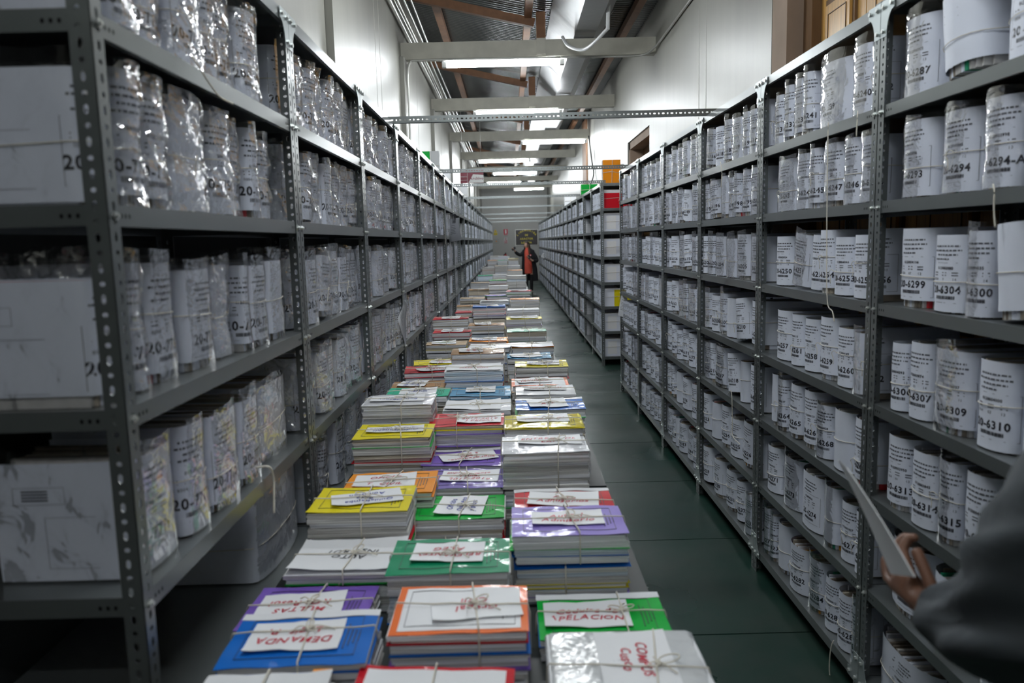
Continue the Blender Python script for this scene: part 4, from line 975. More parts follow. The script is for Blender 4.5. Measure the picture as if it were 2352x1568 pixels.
# end-on bundles seen in the open end of the far aisle rack
endc = [('white', 'grey', None), ('white',), ('yellow',), ('white',), ('white',), ('white',), ('red',)]
for lv in range(7):
    z = LV_R[lv]; t = empty('wide_bundle', (RX+.235, 10.15+.045, z+.001)); c = endc[lv][0]
    tag(t, {'red': 'red folder bundle tied with twine, top opening of the far rack end', 'yellow': 'half yellow half white folder bundle facing out of the far rack end'}.get(c, 'white tied bundle facing out of the far rack end, %s' % LEVN[lv]), 'wide bundle')
    h = .235; mb = MB()
    for k in range(3): mb.box(-.185, .185, .004+.012*k, .014+.012*k, 0, h-.006*k, pg_white)
    mb.obj('page_block', t)
    mb = MB()
    if c == 'yellow': mb.box(-.185, -.06, 0, .003, 0, h-.01, paper); mb.box(-.06, .185, -.001, .003, 0, h-.02, cov('yellow'))
    elif c == 'red': mb.box(-.185, .185, 0, .003, 0, h-.04, cov('red'))
    else: mb.box(-.185, .185, 0, .003, 0, h-.01, paper); mb.box(-.15, -.03, -.001, 0, .03, .2, paper_w)
    mb.obj('cover', t)
    mb = MB(); mb.tube([(-.188, -.002, .12), (0, -.006, .13), (.188, -.002, .125)], .002, twine, 5); mb.tube([(.02, -.003, 0), (.03, -.005, h)], .002, twine, 5)
    mb.tube([(.025, -.007, .13), (.05, -.01, .16), (.06, -.01, .11), (.02, -.008, .125), (0, -.01, .08)], .002, twine, 5); mb.obj('twine', t)

def hang_sheet(pts, label, txt=None, th=.002, m=None):
    """pts: four corners (top-left, top-right, bottom-right, bottom-left) as 3D points"""
    a, b, c, d = [Vector(p) for p in pts]; nrm = (b-a).cross(d-a).normalized()
    def S(u, v, e=0): return (a*(1-u)*(1-v)+b*u*(1-v)+c*u*v+d*(1-u)*v)+nrm*(e+.006*math.sin(3*u+5*v))
    mb = MB(); mb.grid([[tuple(S(j/6, i/8, 0)) for j in range(7)] for i in range(9)], m or paper_w, True)
    mb.grid([[tuple(S(j/6, i/8, -th*(1 if nrm.y < 0 else 1))) for j in range(7)] for i in range(9)], m or paper_w, True)
    o = mb.obj('hanging_sheet')
    mb = MB()
    W = (b-a).length; Hh = (d-a).length
    fn = lambda u, v: tuple(S(u/W+.5, 1-v/Hh, -th-.002))
    fn2 = lambda u, v: tuple(S(u/W+.5, 1-v/Hh, .002))
    for f in (fn, fn2):
        for k in range(6):
            v = Hh*(.68-.07*k); mb.grid([[f(-W*.35, v), f(W*(.1+.05*(k % 3)), v)], [f(-W*.35, v+.004), f(W*(.1+.05*(k % 3)), v+.004)]], ink_l, False)
        if txt: text(mb, txt, 0, Hh*.80, W*.11, f, ink, True)
    q = mb.obj('printing', o); tag(o, label, 'hanging sheet')
    return o
X_ = LX+.03
hang_sheet([on(1032, 503, 0, X_), on(1054, 500, 1, 7.6), on(1059, 551, 1, 7.6), on(1034, 556, 0, X_)], 'white printed sheet hanging from the table-side rack, high up', 'SOIB')
pA = on(921, 700, 0, X_+.005); pB = Vector((pA.x+.10, pA.y-.03, pA.z-.03))
hang_sheet([on(926, 688, 0, X_), on(936, 700, 0, X_+.07), on(930, 795, 0, X_+.06), on(917, 735, 0, X_)], 'crumpled grey sheet hanging beside the low table-side shelves')
hang_sheet([on(1427, 678, 1, 8.3), on(1441, 684, 1, 8.3), on(1438, 730, 1, 8.3), on(1419, 724, 1, 8.3)], 'white sheet marked 20-6069 sticking out of the rack end', '20-6069')
hang_sheet([on(1247, 581, 1, 26.9), on(1255, 578, 1, 26.9), on(1250, 594, 1, 26.9), on(1242, 590, 1, 26.9)], 'white slip sticking out of the far aisle rack beside the woman')

def strand(pts, label, r=.002):
    mb = MB(); mb.tube(smoothpath(pts, 5), r, twine, 6); tag(mb.obj('twine_strand'), label, 'twine strand', 'loose twine hanging from shelves')
f = lambda x, y, e=.012: on(x, y, 0, RX-e)
strand([f(1903, 282, .004), f(1902, 300), f(1900, 420), f(1899, 560), f(1900, 690), f(1912, 715), f(1916, 738)], 'long pale twine strand hanging across two shelves near bundle 20-6247')
strand([f(1970, 255, .004), f(1969, 275), f(1967, 314)], 'short twine strand over the shelf lip above bundle 20-6248')
strand([f(1655, 372, .004), f(1658, 395), f(1656, 430)], 'short twine strand hanging above bundle 20-6195')
strand([f(2281, 423, .004), f(2284, 440), f(2283, 480), f(2286, 522)], 'twine strand hanging below the bundle marked 20-6294-A')
strand([f(1672, 905, .004), f(1680, 900), f(1682, 960), f(1683, 1000), f(1700, 1020)], 'looped twine strand over a low shelf lip, third bay')
strand([f(1915, 1470, .004), f(1908, 1490), f(1905, 1540), f(1912, 1580)], 'twine strand below the bundle marked 20-6285')
g = lambda x, y, e=.012: on(x, y, 0, LX+e)
strand([g(440, 128, .004), g(455, 150), g(480, 190), g(505, 222), g(535, 238)], 'pale twine strand hanging over the nearest upper table-side shelf')
strand([on(555, 1078, 0, LX-.06), on(590, 1073, 0, LX-.02), g(618, 1072), g(628, 1095), g(629, 1130), g(629, 1178)], 'thick twine end dangling from the shelf beside the yellow stack', .0035)
strand([g(1018, 500, .01), g(1022, 530), g(1023, 560)], 'short twine strand beside the hanging printed sheet')

# maroon sign over the table-side rack
a = on(1058, 421, 1, 15.2); b = on(1110, 387, 1, 15.2); W = b.x-a.x; H_ = b.z-a.z
t = empty('hanging_sign', ((a.x+b.x)/2, 15.2, a.z)); tag(t, 'maroon and white hanging sign above the table-side rack', 'sign')
mar = mat('sign_maroon', (.22, .015, .04), .45); sw_ = mat('sign_white', (.8, .8, .8), .5)
mb = MB(); mb.box(-W/2, W/2, 0, .01, 0, H_, mar); mb.obj('panel', t)
mb = MB(); mb.add([(-W*.16, -.002, H_*.02), (W/2, -.002, H_*.02), (W/2, -.002, H_*.55), (W*.05, -.002, H_*.62)], [(0, 1, 2, 3)], sw_)
mb.box(-W*.20, -W*.19, -.002, 0, 0, H_, sw_); mb.box(-W/2, -W*.2, -.002, 0, H_*.2, H_*.215, sw_)
for k in range(3): mb.box(-W*.44+k*W*.07, -W*.40+k*W*.07, -.002, 0, H_*.82, H_*.92, sw_)
text(mb, 'Archivo', W*.2, H_*.24, .05, lambda u, v: (u, -.004, v), mar, True)
text(mb, 'ANEXO', -W*.35, H_*.42, .022, lambda u, v: (u, -.004, v), sw_)
mb.obj('lettering', t)
mb = MB(); mb.tube([(-W*.4, .005, H_), (-W*.4, .005, 4.35-a.z)], .004, pipe, 5); mb.tube([(W*.4, .005, H_), (W*.4, .005, 4.25-a.z)], .004, pipe, 5); mb.obj('hanger', t)

# end wall
Yw = YE-.012
def ew(x, y): return on(x, y, 1, Yw)
a, b = ew(1185, 563), ew(1234, 527); W, H_ = b.x-a.x, b.z-a.z
t = empty('letter_board', ((a.x+b.x)/2, Yw, a.z)); tag(t, 'black wall board with arched yellow lettering on the end wall', 'board')
brd = mat('board_black', (.012, .006, .005), .4); yl = mat('letter_yellow', (.85, .68, .03), .4)
mb = MB(); mb.box(-W/2, W/2, -.02, .01, 0, H_, brd); mb.obj('panel', t)
mb = MB(); mb.box(-W/2-.02, W/2+.02, -.025, .01, -.02, 0, pipe); mb.box(-W/2-.02, W/2+.02, -.025, .01, H_, H_+.02, pipe); mb.box(-W/2-.02, -W/2, -.025, .01, 0, H_, pipe); mb.box(W/2, W/2+.02, -.025, .01, 0, H_, pipe); mb.obj('frame', t)
mb = MB(); S_ = 'LINAMONIDA'
for k, c in enumerate(S_):
    an = math.radians(150-120*k/(len(S_)-1)); R_ = W*.40
    cx_, cz_ = R_*math.cos(an)*1.12, H_*.36+R_*math.sin(an)*.95
    text(mb, c, cx_, cz_, .075, lambda u, v: (u, -.023, v), yl, True, rot=(an-math.pi/2)*.8)
for s_, z_ in (('DE', .60), ('ARACTOR', .36), ('LGV  DA', .10)): text(mb, s_, 0, H_*z_, .075, lambda u, v: (u, -.023, v), yl, True)
mb.obj('lettering', t)
def sign(x0, y0, x1, y1, name, label, col, draw):
    a, b = ew(x0, y1), ew(x1, y0); W, H_ = b.x-a.x, b.z-a.z
    t = empty(name, ((a.x+b.x)/2, Yw, a.z)); tag(t, label, 'sign'); mb = MB(); mb.box(-W/2, W/2, -.004, .01, 0, H_, col); mb.obj('panel', t)
    mb = MB(); draw(mb, W, H_); mb.obj('symbol', t)
redm = mat('sign_red', (.55, .02, .05), .5); yel = mat('sign_yellow', (.75, .60, .02), .5); gry = mat('box_grey', (.36, .36, .34), .5)
def d1(mb, W, H_):
    mb.add([(-W*.45, -.008, H_*.48), (W*.45, -.008, H_*.48), (0, -.008, H_)], [(0, 1, 2)], yel); mb.box(-W*.5, W*.5, -.008, -.004, 0, H_*.4, yel)
    mb.add([(-W*.08, -.01, H_*.55), (W*.08, -.01, H_*.6), (0, -.01, H_*.86)], [(0, 1, 2)], redm); text(mb, 'RIESGO', 0, H_*.13, H_*.12, lambda u, v: (u, -.01, v), ink, True)
sign(1134, 526, 1142, 540, 'warning_sign', 'yellow triangular electrical hazard sign on the end wall', wme, d1)
def d2(mb, W, H_):
    mb.box(-W*.18, W*.18, -.008, -.004, H_*.28, H_*.85, sw_); mb.box(-W*.12, W*.12, -.008, -.004, H_*.85, H_*.92, sw_); text(mb, 'EXTINTOR', 0, H_*.08, H_*.1, lambda u, v: (u, -.01, v), sw_, True)
sign(1157, 526, 1166, 540, 'extinguisher_sign', 'red extinguisher sign with white symbol on the end wall', redm, d2)
def d3(mb, W, H_):
    for cx_, cz_, r in ((-.2*W, .3*H_, .13*W), (.2*W, .35*H_, .16*W), (0, .8*H_, .1*W)):
        mb.add([(cx_+r*math.cos(k*math.pi/5), -.008, cz_+r*math.sin(k*math.pi/5)) for k in range(10)], [tuple(range(10))], redm)
    mb.box(-W*.4, W*.4, -.008, -.004, 0, H_*.1, redm); mb.box(-W*.06, W*.06, -.008, -.004, H_*.5, H_*.72, redm)
sign(1157.5, 545, 1166, 558, 'instruction_sign', 'white instruction sign with red symbols below the extinguisher sign', mat('sign_grey', (.5, .5, .5), .5), d3)
def d4(mb, W, H_): mb.add([(-.15*W, -.008, .4*H_), (.1*W, -.008, .4*H_), (.0, -.008, .75*H_)], [(0, 1, 2)], mat('cover_orange_', (.7, .25, .02), .5))
sign(1134, 548, 1146.5, 560, 'electrical_box', 'grey electrical box with orange mark on the end wall', gry, d4)
# fire extinguisher
p = on(1161.5, 590, 1, 33.6)
t = empty('fire_extinguisher', (p.x, 33.75, .52)); tag(t, 'red fire extinguisher hanging on the end wall', 'fire extinguisher')
def lathe(prof, m, n=14):
    mb = MB(); mb.grid([[(r*math.cos(2*math.pi*k/n), r*math.sin(2*math.pi*k/n), z) for k in range(n)] for r, z in prof], m, True, closed=True); return mb
em = mat('extinguisher_red', (.5, .01, .02), .3, coat=.5)
lathe([(.0, 0), (.075, .0), (.08, .02), (.08, .5), (.07, .56), (.03, .60), (.025, .63), (0, .63)], em).obj('cylinder', t)
mb = MB(); mb.box(-.03, .03, -.03, .06, .63, .66, black); mb.box(-.01, .01, -.12, .02, .66, .69, black); mb.obj('handle', t)
mb = MB(); mb.tube(smoothpath([(0, -.03, .62), (-.1, -.05, .55), (-.11, -.04, .3), (-.1, -.03, .15)], 4), .014, black, 6); mb.obj('hose', t)
mb = MB(); mb.box(-.05, .05, -.085, -.078, .2, .36, paper_w); mb.obj('label', t)
mb = MB(); mb.box(-.04, .04, .08, .245, .45, .5, pipe); mb.obj('bracket', t)
# cabinet at the far end of the tables
t = empty('document_cart', (-.2, 28.6, 0)); tag(t, 'low grey shelf cart with papers before the end wall', 'cart')
mb = MB()
for z in (.25, .6, .95): mb.box(-.42, .42, -.22, .22, z, z+.02, gry)
mb.obj('shelf', t); mb = MB()
for sx in (-.4, .4):
    for sy in (-.2, .2): mb.box(sx-.015, sx+.015, sy-.015, sy+.015, 0, 1.0, gry)
mb.obj('frame', t)
for k in range(4):
    o = empty('paper_pile', (-.50+k*.2, 28.6, .971)); tag(o, 'white paper pile on the far grey cart, %s from the left rack' % ORD[k], 'paper pile', 'piles on the far cart')
    mb = MB(); mb.box(-.085, .085, -.14, .14, 0, .10+.03*(k % 3), pg_white); mb.obj('pages', o)

# ------------------------------------------------------------------ people
def skin_mesh(V, E, R, root=0, sub=2):
    me = bpy.data.meshes.new('s'); me.from_pydata([tuple(v) for v in V], E, []); ob = bpy.data.objects.new('s', me); COL.objects.link(ob)
    md = ob.modifiers.new('Skin', 'SKIN'); md.use_smooth_shade = True
    for i, r in enumerate(R):
        sv = me.skin_vertices[0].data[i]; sv.radius = (r, r) if not isinstance(r, tuple) else r; sv.use_root = (i == root)
    sb = ob.modifiers.new('Sub', 'SUBSURF'); sb.levels = sub; sb.render_levels = sub
    dg = bpy.context.evaluated_depsgraph_get(); dg.update(); m2 = ob.evaluated_get(dg).to_mesh()
    vs = [tuple(v.co) for v in m2.vertices]; fs = [tuple(p.vertices) for p in m2.polygons]
    ob.evaluated_get(dg).to_mesh_clear(); bpy.data.objects.remove(ob); return vs, fs
def chain(pts, rad, base=0):
    return [(i+base, i+base+1) for i in range(len(pts)-1)]
def add_hand(V, E, R, wrist_i, W, a, n, s, sc_=1.0, curl=(.55, .8, .6), thumb=.7):
    """append a hand: W wrist point, a forward, n palm normal (curl side), s side towards the thumb"""
    a, n, s = a.normalized(), n.normalized(), s.normalized()
    b = len(V); V.append(W+a*.035*sc_); R.append((.024*sc_, .017*sc_)); E.append((wrist_i, b)); V.append(W+a*.065*sc_); R.append((.030*sc_, .014*sc_)); E.append((b, b+1)); palm = b+1
    for k, (off, L) in enumerate(((.030, .9), (.010, 1.0), (-.011, .94), (-.031, .74))):
        p = W+a*.090*sc_+s*off*sc_; V.append(p); R.append(.0100*sc_); E.append((palm, len(V)-1)); ang = 0
        for q, l in enumerate((.040, .026, .020)):
            ang += curl[q]*(1+.08*k); d = a*math.cos(ang)+n*math.sin(ang); p = p+d*l*L*sc_; V.append(p); R.append((.0090-.0008*q)*sc_); E.append((len(V)-2, len(V)-1))
    p = W+a*.03*sc_+s*.026*sc_+n*.004*sc_; V.append(p); R.append(.012*sc_); E.append((b, len(V)-1))
    d = (a*1.0+s*.28+n*thumb*.6).normalized()
    for l in (.034, .028, .022):
        p = p+d*l*sc_; V.append(p); R.append(.0095*sc_); E.append((len(V)-2, len(V)-1)); d = (d+a*.35+n*.15).normalized()
def head_geo(c, fwd, up, s=1.0, n=18):
    """egg head with brow, nose, mouth and chin; returns vertices, faces"""
    side = fwd.cross(up).normalized(); vs = []; fs = []; m = 14
    for i in range(m+1):
        th = math.pi*i/m; z = math.cos(th); rr = math.sin(th)
        for k in range(n):
            a = 2*math.pi*k/n; x = math.cos(a); y = math.sin(a)     # x forward
            rx = .098*rr; ry = .076*rr; zz = z*.118
            if z < 0: ry *= 1+.32*z; rx *= 1+.10*z
            f = rx*x*(1.0 if x > 0 else 1.04)
            if x > .8 and rr > .3:
                f += .020*math.exp(-((zz+.008)/.016)**2)*max(0, 1-abs(y)*5)          # nose
                f -= .006*math.exp(-((zz-.018)/.012)**2)*(1 if .15 < abs(y) < .6 else 0)   # eye sockets
                f += .005*math.exp(-((zz+.045)/.009)**2)*max(0, 1-abs(y)*2.5)          # lips
                f += .006*math.exp(-((zz+.085)/.014)**2)*max(0, 1-abs(y)*2.5)          # chin
            vs.append(tuple(c+fwd*f*s+side*(ry*y)*s+up*zz*s))
    for i in range(m):
        for k in range(n): fs.append((i*n+k, i*n+(k+1) % n, (i+1)*n+(k+1) % n, (i+1)*n+k))
    for sg in (-1, 1):   # ears
        o = len(vs); e = c+side*sg*.077*s-fwd*.008*s
        for q in range(8):
            an = 2*math.pi*q/8; vs.append(tuple(e+up*.03*s*math.sin(an)+fwd*.016*s*math.cos(an)))
        vs.append(tuple(e+side*sg*.014*s)); fs += [(o+q, o+(q+1) % 8, o+8) for q in range(8)]
    return vs, fs
def face_bits(c, fwd, up, s, hairm, eyem):
    side = fwd.cross(up).normalized(); mb = MB()
    for sg in (-1, 1):
        e = c+fwd*.089*s+side*sg*.031*s+up*.014*s; n = 8
        vs = [tuple(e+side*.014*s*math.cos(2*math.pi*q/n)+up*.007*s*math.sin(2*math.pi*q/n)) for q in range(n)]+[tuple(e+fwd*.006*s)]
        mb.add(vs, [(q, (q+1) % n, n) for q in range(n)], paper_w, True)
        e2 = e+fwd*.0065*s; vs = [tuple(e2+side*.006*s*math.cos(2*math.pi*q/n)+up*.006*s*math.sin(2*math.pi*q/n)) for q in range(n)]; mb.add(vs, [tuple(range(n))], eyem)
        mb.tube([e+up*.018*s-side*.016*s, e+up*.023*s+fwd*.005*s, e+up*.018*s+side*.016*s], .003*s, hairm, 5)
    p = c+fwd*.098*s-up*.046*s; mb.tube([p-side*.022*s-fwd*.01*s, p+fwd*.001*s, p+side*.022*s-fwd*.01*s], .005*s, mat('lips', (.35, .08, .07), .5), 6)
    return mb
skinm = mat('skin_warm', (.19, .09, .055), .5, bump=.1, bscale=80); skinl = mat('skin_light', (.45, .27, .19), .5)
hairm = mat('hair_dark', (.025, .014, .010), .45, var=.4, vscale=40); hairb = mat('hair_brown', (.10, .045, .022), .45, var=.4, vscale=30)
jack = mat('jacket_grey', (.055, .065, .074), .75, bump=.5, bscale=7, bdist=.02); trou = mat('trousers_black', (.02, .02, .024), .8)
eyem = mat('eye_dark', (.02, .012, .01), .2)
# person at the right edge, arm reaching into the frame
P0 = Vector((.93, .78, 0))
t = empty('person', P0); tag(t, 'person in grey jacket at the right edge holding a white sheet', 'person')
wr = on(2160, 1425, 1, 1.20); el = on(2345, 1440, 1, .95); um = on(2440, 1230, 1, .90); sh = on(2600, 1010, 1, .83)
V = [Vector((.96, .76, .95)), Vector((.96, .77, 1.12)), Vector((.95, .78, 1.30)), Vector((.93, .79, 1.44)), Vector((.92, .80, 1.52)), Vector((.91, .82, 1.58))]
R = [(.15, .11), (.14, .105), (.15, .10), (.09, .07), (.05, .05), (.05, .05)]; E = [(i, i+1) for i in range(5)]
b = len(V); V += [sh+Vector((.03, 0, -.01)), um, el, el+(wr-el)*.5, wr]; R += [.062, .050, .042, .038, .027]; E += [(3, b), (b, b+1), (b+1, b+2), (b+2, b+3), (b+3, b+4)]
hp = on(2085, 1345, 1, 1.27); a_ = (hp-wr).normalized()
add_hand(V, E, R, b+4, wr, a_, Vector((.55, .25, .8)), Vector((.1, -.85, .5)), 1.12, (.6, 1.05, .9), .5)
b2 = len(V); ra = [Vector((1.10, .74, 1.40)), Vector((1.15, .68, 1.15)), Vector((1.12, .72, .95)), Vector((1.10, .78, .86))]; V += ra; R += [.06, .05, .038, .027]; E += [(3, b2), (b2, b2+1), (b2+1, b2+2), (b2+2, b2+3)]
add_hand(V, E, R, b2+3, ra[3], Vector((0, .15, -1)), Vector((-1, .1, 0)), Vector((0, 1, .1)), 1.0, (.3, .35, .3), .3)
for sx in (.86, 1.05):
    b3 = len(V); V += [Vector((sx, .76, .86)), Vector((sx, .78, .48)), Vector((sx, .75, .09)), Vector((sx-.01, .88, .035))]; R += [.085, .058, .042, .03]; E += [(0, b3), (b3, b3+1), (b3+1, b3+2), (b3+2, b3+3)]
vs, fs = skin_mesh([v-P0 for v in V], E, R)
mb = MB(); mb.add(vs, fs, skinm, True); fw = Vector((-.55, .8, -.15)).normalized(); up_ = Vector((-.1, .1, 1)); up_ = (up_-fw*up_.dot(fw)).normalized()
hc_ = Vector((.90, .84, 1.68))-P0; hv, hf = head_geo(hc_, fw, up_); mb.add(hv, hf, skinm, True)
mb.obj('body', t); face_bits(hc_, fw, up_, 1, hairm, eyem).obj('face', t)
hv, hf = head_geo(hc_-fw*.016+up_*.014, fw, up_, 1.07); mb = MB(); mb.add(hv, [q for q in hf if len(q) == 4 and all(((Vector(hv[i])-hc_).dot(fw) < .03 or (Vector(hv[i])-hc_).dot(up_) > .075) and (Vector(hv[i])-hc_).dot(up_) > -.07 for i in q)], hairm, True); mb.obj('hair', t)
# jacket: torso and sleeves as one garment
J = [Vector((.96, .76, .84)), Vector((.96, .765, 1.0)), Vector((.955, .77, 1.18)), Vector((.945, .78, 1.34)), Vector((.93, .79, 1.44)), Vector((.92, .80, 1.50))]; JR = [(.21, .165), (.20, .155), (.20, .155), (.19, .14), (.13, .11), (.07, .07)]
JE = [(0, 1), (1, 2), (2, 3), (3, 4), (4, 5)]
cuff = wr+(el-wr).normalized()*.02
b = len(J); J += [sh+Vector((.02, 0, 0)), sh+(um-sh)*.55, um+(el-um)*.15, el+(um-el)*.28, el, el+(wr-el)*.4, el+(wr-el)*.72, cuff]; JR += [.100, .092, .098, .088, .098, .074, .068, .055]
JE += [(3, b)]+[(b+i, b+i+1) for i in range(7)]
b = len(J); J += [ra[0], ra[0]+(ra[1]-ra[0])*.5, ra[1], ra[2], ra[3]+Vector((0, 0, .02))]; JR += [.095, .08, .072, .06, .048]; JE += [(3, b)]+[(b+i, b+i+1) for i in range(4)]
vs, fs = skin_mesh([v-P0 for v in J], JE, JR, 0, 3)
# cloth folds ripple around the elbow
el0 = el-P0; out = []
for v in vs:
    v = Vector(v); d = (v-el0).length; k = math.exp(-(d/.22)**2)
    out.append(tuple(v+(v-el0).normalized()*(.012*k*math.sin(v.z*95+v.y*55+v.x*20+2*math.sin(v.x*22))+.007*math.sin(v.z*48-v.x*38+v.y*20))))
mb = MB(); mb.add(out, fs, jack, True); mb.obj('jacket', t)
TR = [Vector((.955, .765, .98)), Vector((.955, .765, .88))]; RR = [(.165, .13), (.17, .135)]; TE = [(0, 1)]
for sx in (.865, 1.045):
    b = len(TR); TR += [Vector((sx, .765, .76)), Vector((sx, .78, .48)), Vector((sx, .76, .12))]; RR += [.102, .078, .066]; TE += [(1, b), (b, b+1), (b+1, b+2)]
vs, fs = skin_mesh([v-P0 for v in TR], TE, RR); mb = MB(); mb.add(vs, fs, trou, True); mb.obj('trousers', t)
for sx in (.865, 1.045):
    vs, fs = skin_mesh([Vector((sx, .73, .05))-P0, Vector((sx, .84, .045))-P0, Vector((sx, .95, .035))-P0], [(0, 1), (1, 2)], [.045, .045, .033]); mb = MB(); mb.add(vs, fs, black, True); mb.obj('shoe', t)
# the sheet in the hand
c4 = [on(1924, 1056, 1, 1.50), on(1944, 1074, 1, 1.33), on(2100, 1325, 1, 1.13), on(2045, 1318, 1, 1.29)]
mb = MB(); nrm = (c4[1]-c4[0]).cross(c4[3]-c4[0]).normalized()
def SS(u, v, e): return tuple(c4[0]*(1-u)*(1-v)+c4[1]*u*(1-v)+c4[2]*u*v+c4[3]*(1-u)*v+nrm*(e+.003*math.sin(math.pi*v)))
for e in (0, .0015): mb.grid([[SS(j/4, i/10, e) for j in range(5)] for i in range(11)], paper_w, True)
for e in ((0, 0), (1, 1)): mb.grid([[SS(e[0], i/10, 0) for i in range(11)], [SS(e[0], i/10, .0015) for i in range(11)]], paper_w, False)
tag(mb.obj('paper_sheet'), 'white paper sheet held up by the person at the right edge', 'paper sheet')

# woman far down the aisle
Y0 = 24.5
def wp(x, y, dy=0): p = on(x, y, 1, Y0); return Vector((p.x, Y0+dy, p.z))
P0 = Vector((wp(1214, 600).x, Y0, 0)); cx_ = P0.x
t = empty('person', P0); tag(t, 'woman in black coat and coral dress pointing a phone, far down the aisle', 'person')
ne = wp(1209, 576); hd = wp(1209.5, 565)
V = [Vector((cx_, Y0, .92)), Vector((cx_, Y0, 1.12)), Vector((cx_-.01, Y0, 1.28)), Vector((cx_-.02, Y0, 1.38)), Vector((ne.x, Y0-.01, 1.46))]; R = [(.11, .09), (.10, .085), (.115, .085), (.07, .055), .045]; E = [(i, i+1) for i in range(4)]
b = len(V); pr = [wp(1202, 580), wp(1194, 586, -.03), wp(1185, 580, -.12), wp(1182.5, 576, -.16)]; V += pr; R += [.05, .042, .032, .024]; E += [(3, b), (b, b+1), (b+1, b+2), (b+2, b+3)]
add_hand(V, E, R, b+3, pr[3], Vector((-.4, -.3, .8)), Vector((-.9, -.2, -.3)), Vector((.2, -1, 0)), .95, (.4, .7, .5), .5)
b = len(V); pl_ = [wp(1227, 583), wp(1234, 600, -.02), wp(1222, 598, -.2), wp(1217, 594, -.22)]; V += pl_; R += [.05, .045, .034, .024]; E += [(3, b), (b, b+1), (b+1, b+2), (b+2, b+3)]
add_hand(V, E, R, b+3, pl_[3], Vector((-.8, -.1, .5)), Vector((0, .3, .9)), Vector((0, -1, .3)), .95, (.4, .7, .5), .5)
for sx, lx in ((-.09, 0), (.09, 0)):
    b3 = len(V); V += [Vector((cx_+sx, Y0, .82)), Vector((cx_+sx*.9, Y0-.01, .46)), Vector((cx_+sx*.9, Y0+.02, .09)), Vector((cx_+sx, Y0-.10, .03))]; R += [.08, .052, .036, .026]; E += [(0, b3), (b3, b3+1), (b3+1, b3+2), (b3+2, b3+3)]
vs, fs = skin_mesh([v-P0 for v in V], E, R); mb = MB(); mb.add(vs, fs, skinl, True)
fw = Vector((-.80, -.60, -.05)).normalized(); up_ = Vector((0, 0, 1)); up_ = (up_-fw*up_.dot(fw)).normalized(); hc_ = Vector((hd.x, Y0-.01, 1.535))-P0
hv, hf = head_geo(hc_, fw, up_, .93); mb.add(hv, hf, skinl, True); mb.obj('body', t); face_bits(hc_, fw, up_, .93, hairm, eyem).obj('face', t)
# hair: cap plus long fall over the shoulders
hv, hf = head_geo(hc_-fw*.014+up_*.012, fw, up_, 1.03); mb = MB(); mb.add(hv, [q for q in hf if len(q) == 4 and all((Vector(hv[i])-hc_).dot(fw) < .045 or (Vector(hv[i])-hc_).dot(up_) > .075 for i in q)], hairm, True)
side_ = fw.cross(up_)
for k in range(15):
    an = -1.7+3.4*k/14; d0 = (-fw*math.cos(an)+side_*math.sin(an)); r0 = .088
    p0 = hc_+d0*r0+up_*.03; p1 = hc_+d0*(r0+.02)-up_*.10; p2 = hc_+d0*(r0+.05)-up_*.24; p3 = hc_+d0*(r0+.05)+fw*.02-up_*(.38+.03*(k % 3))
    mb.tube(smoothpath([p0, p1, p2, p3], 3), [.020]*4+[.024]*3+[.02, .016, .006], hairm if k % 3 else hairb, 6)
mb.obj('hair', t)
coral = mat('dress_coral', (.62, .085, .05), .75, bump=.4, bscale=18, bdist=.01); coatm = mat('coat_black', (.008, .008, .010), .85)
def lathe_e(rows, m, a0, a1, n=26):
    mb = MB(); mb.grid([[(cx+rx*math.cos(a0+(a1-a0)*k/n), cy+ry*math.sin(a0+(a1-a0)*k/n), z) for k in range(n+1)] for z, rx, ry, cx, cy in rows], m, True); return mb
D = [(.66, .155, .12, -.03, 0), (.80, .165, .13, -.03, 0), (.95, .165, .13, -.03, 0), (1.08, .135, .11, -.03, 0), (1.22, .145, .12, -.03, 0), (1.32, .14, .11, -.03, 0), (1.40, .10, .085, -.04, 0), (1.47, .055, .055, -.05, -.01)]
lathe_e(D, coral, 0, 2*math.pi).obj('dress', t)
Cc = [(.42, .265, .19, .03, 0), (.60, .26, .185, .03, 0), (.80, .25, .18, .02, 0), (1.0, .225, .165, .01, 0), (1.15, .205, .155, .0, 0), (1.30, .21, .145, 0, 0), (1.38, .195, .125, -.005, 0), (1.43, .125, .10, -.02, 0), (1.47, .085, .085, -.03, 0)]
cm = lathe_e(Cc, coatm, math.radians(-68), math.radians(232))
J = [(pr[0]-P0)+Vector((.03, 0, 0)), pr[1]-P0, pr[2]-P0, pr[3]-P0+Vector((.01, 0, -.01))]; vs, fs = skin_mesh(J, [(0, 1), (1, 2), (2, 3)], [.085, .068, .052, .042]); cm.add(vs, fs, coatm, True)
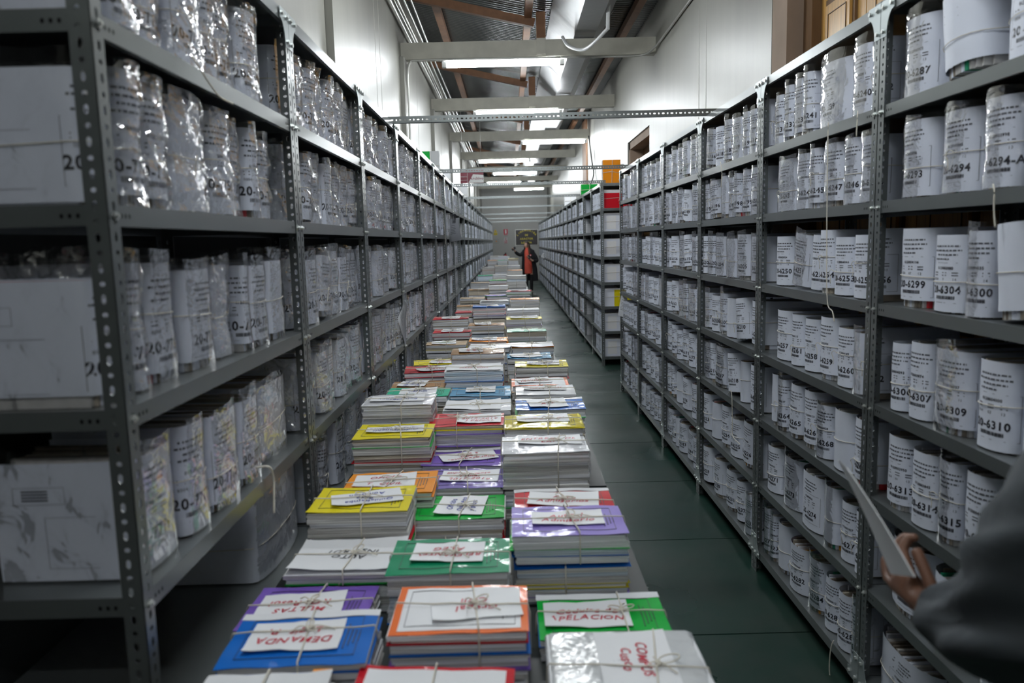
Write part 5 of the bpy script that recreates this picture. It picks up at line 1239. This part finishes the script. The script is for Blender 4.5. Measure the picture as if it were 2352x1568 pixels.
J = [Vector((.05, 0, 1.34)), (pl_[0]-P0)+Vector((-.03, 0, -.01)), pl_[1]-P0, pl_[2]-P0+Vector((.02, 0, 0))]; vs, fs = skin_mesh(J, [(0, 1), (1, 2), (2, 3)], [.09, .10, .08, .05]); cm.add(vs, fs, coatm, True); cm.obj('coat', t)
TE = []; TR = [Vector((0, 0, .95))]; RR = [.09]
for sx in (-.09, .09):
    b = len(TR); TE += [(0, b)]; TR += [Vector((sx, 0, .80)), Vector((sx*.9, -.01, .46)), Vector((sx*.9, .02, .08))]; RR += [.07, .06, .045]; TE += [(b, b+1), (b+1, b+2)]
vs, fs = skin_mesh(TR, TE, RR); mb = MB(); mb.add(vs, fs, coatm, True); mb.obj('leggings', t)
for sx in (-.085, .085):
    vs, fs = skin_mesh([Vector((sx, .04, .05)), Vector((sx, -.04, .045)), Vector((sx, -.14, .03))], [(0, 1), (1, 2)], [.04, .042, .03]); mb = MB(); mb.add(vs, fs, black, True); mb.obj('shoe', t)
q = pl_[3]-P0; mb = MB(); mb.box(-.034, .034, -.27, -.26, q.z-P0.z*0+.0, q.z+.12, mat('badge', (.7, .05, .05), .5)); 
mb = MB(); mb.add([(.06+.028*math.cos(k*math.pi/6), -.155, 1.23+.028*math.sin(k*math.pi/6)) for k in range(12)], [tuple(range(12))], mat('badge', (.7, .05, .05), .5)); mb.add([(.06+.014*math.cos(k*math.pi/6), -.157, 1.23+.014*math.sin(k*math.pi/6)) for k in range(12)], [tuple(range(12))], paper_w); mb.obj('badge', t)
def phone(p, m, label, R_):
    mb = MB(); T = Matrix.Translation(p) @ R_; mb.box(-.036, .036, -.005, .005, -.07, .07, m, T); mb.box(-.031, .031, -.0058, -.005, -.062, .062, mat('phone_screen', (.03, .03, .035), .1), T); tag(mb.obj('phone'), label, 'phone')
phone(pr[3]+Vector((-.035, -.06, .07)), black, 'black phone raised in the woman\'s pointing hand', Matrix.Rotation(.9, 4, 'Y'))
phone(pl_[3]+Vector((-.03, -.03, .06)), mat('phone_case', (.30, .17, .15), .5), 'brown-cased phone held against the coral dress', Matrix.Rotation(-.1, 4, 'Y'))
print('stacks', nS[0])
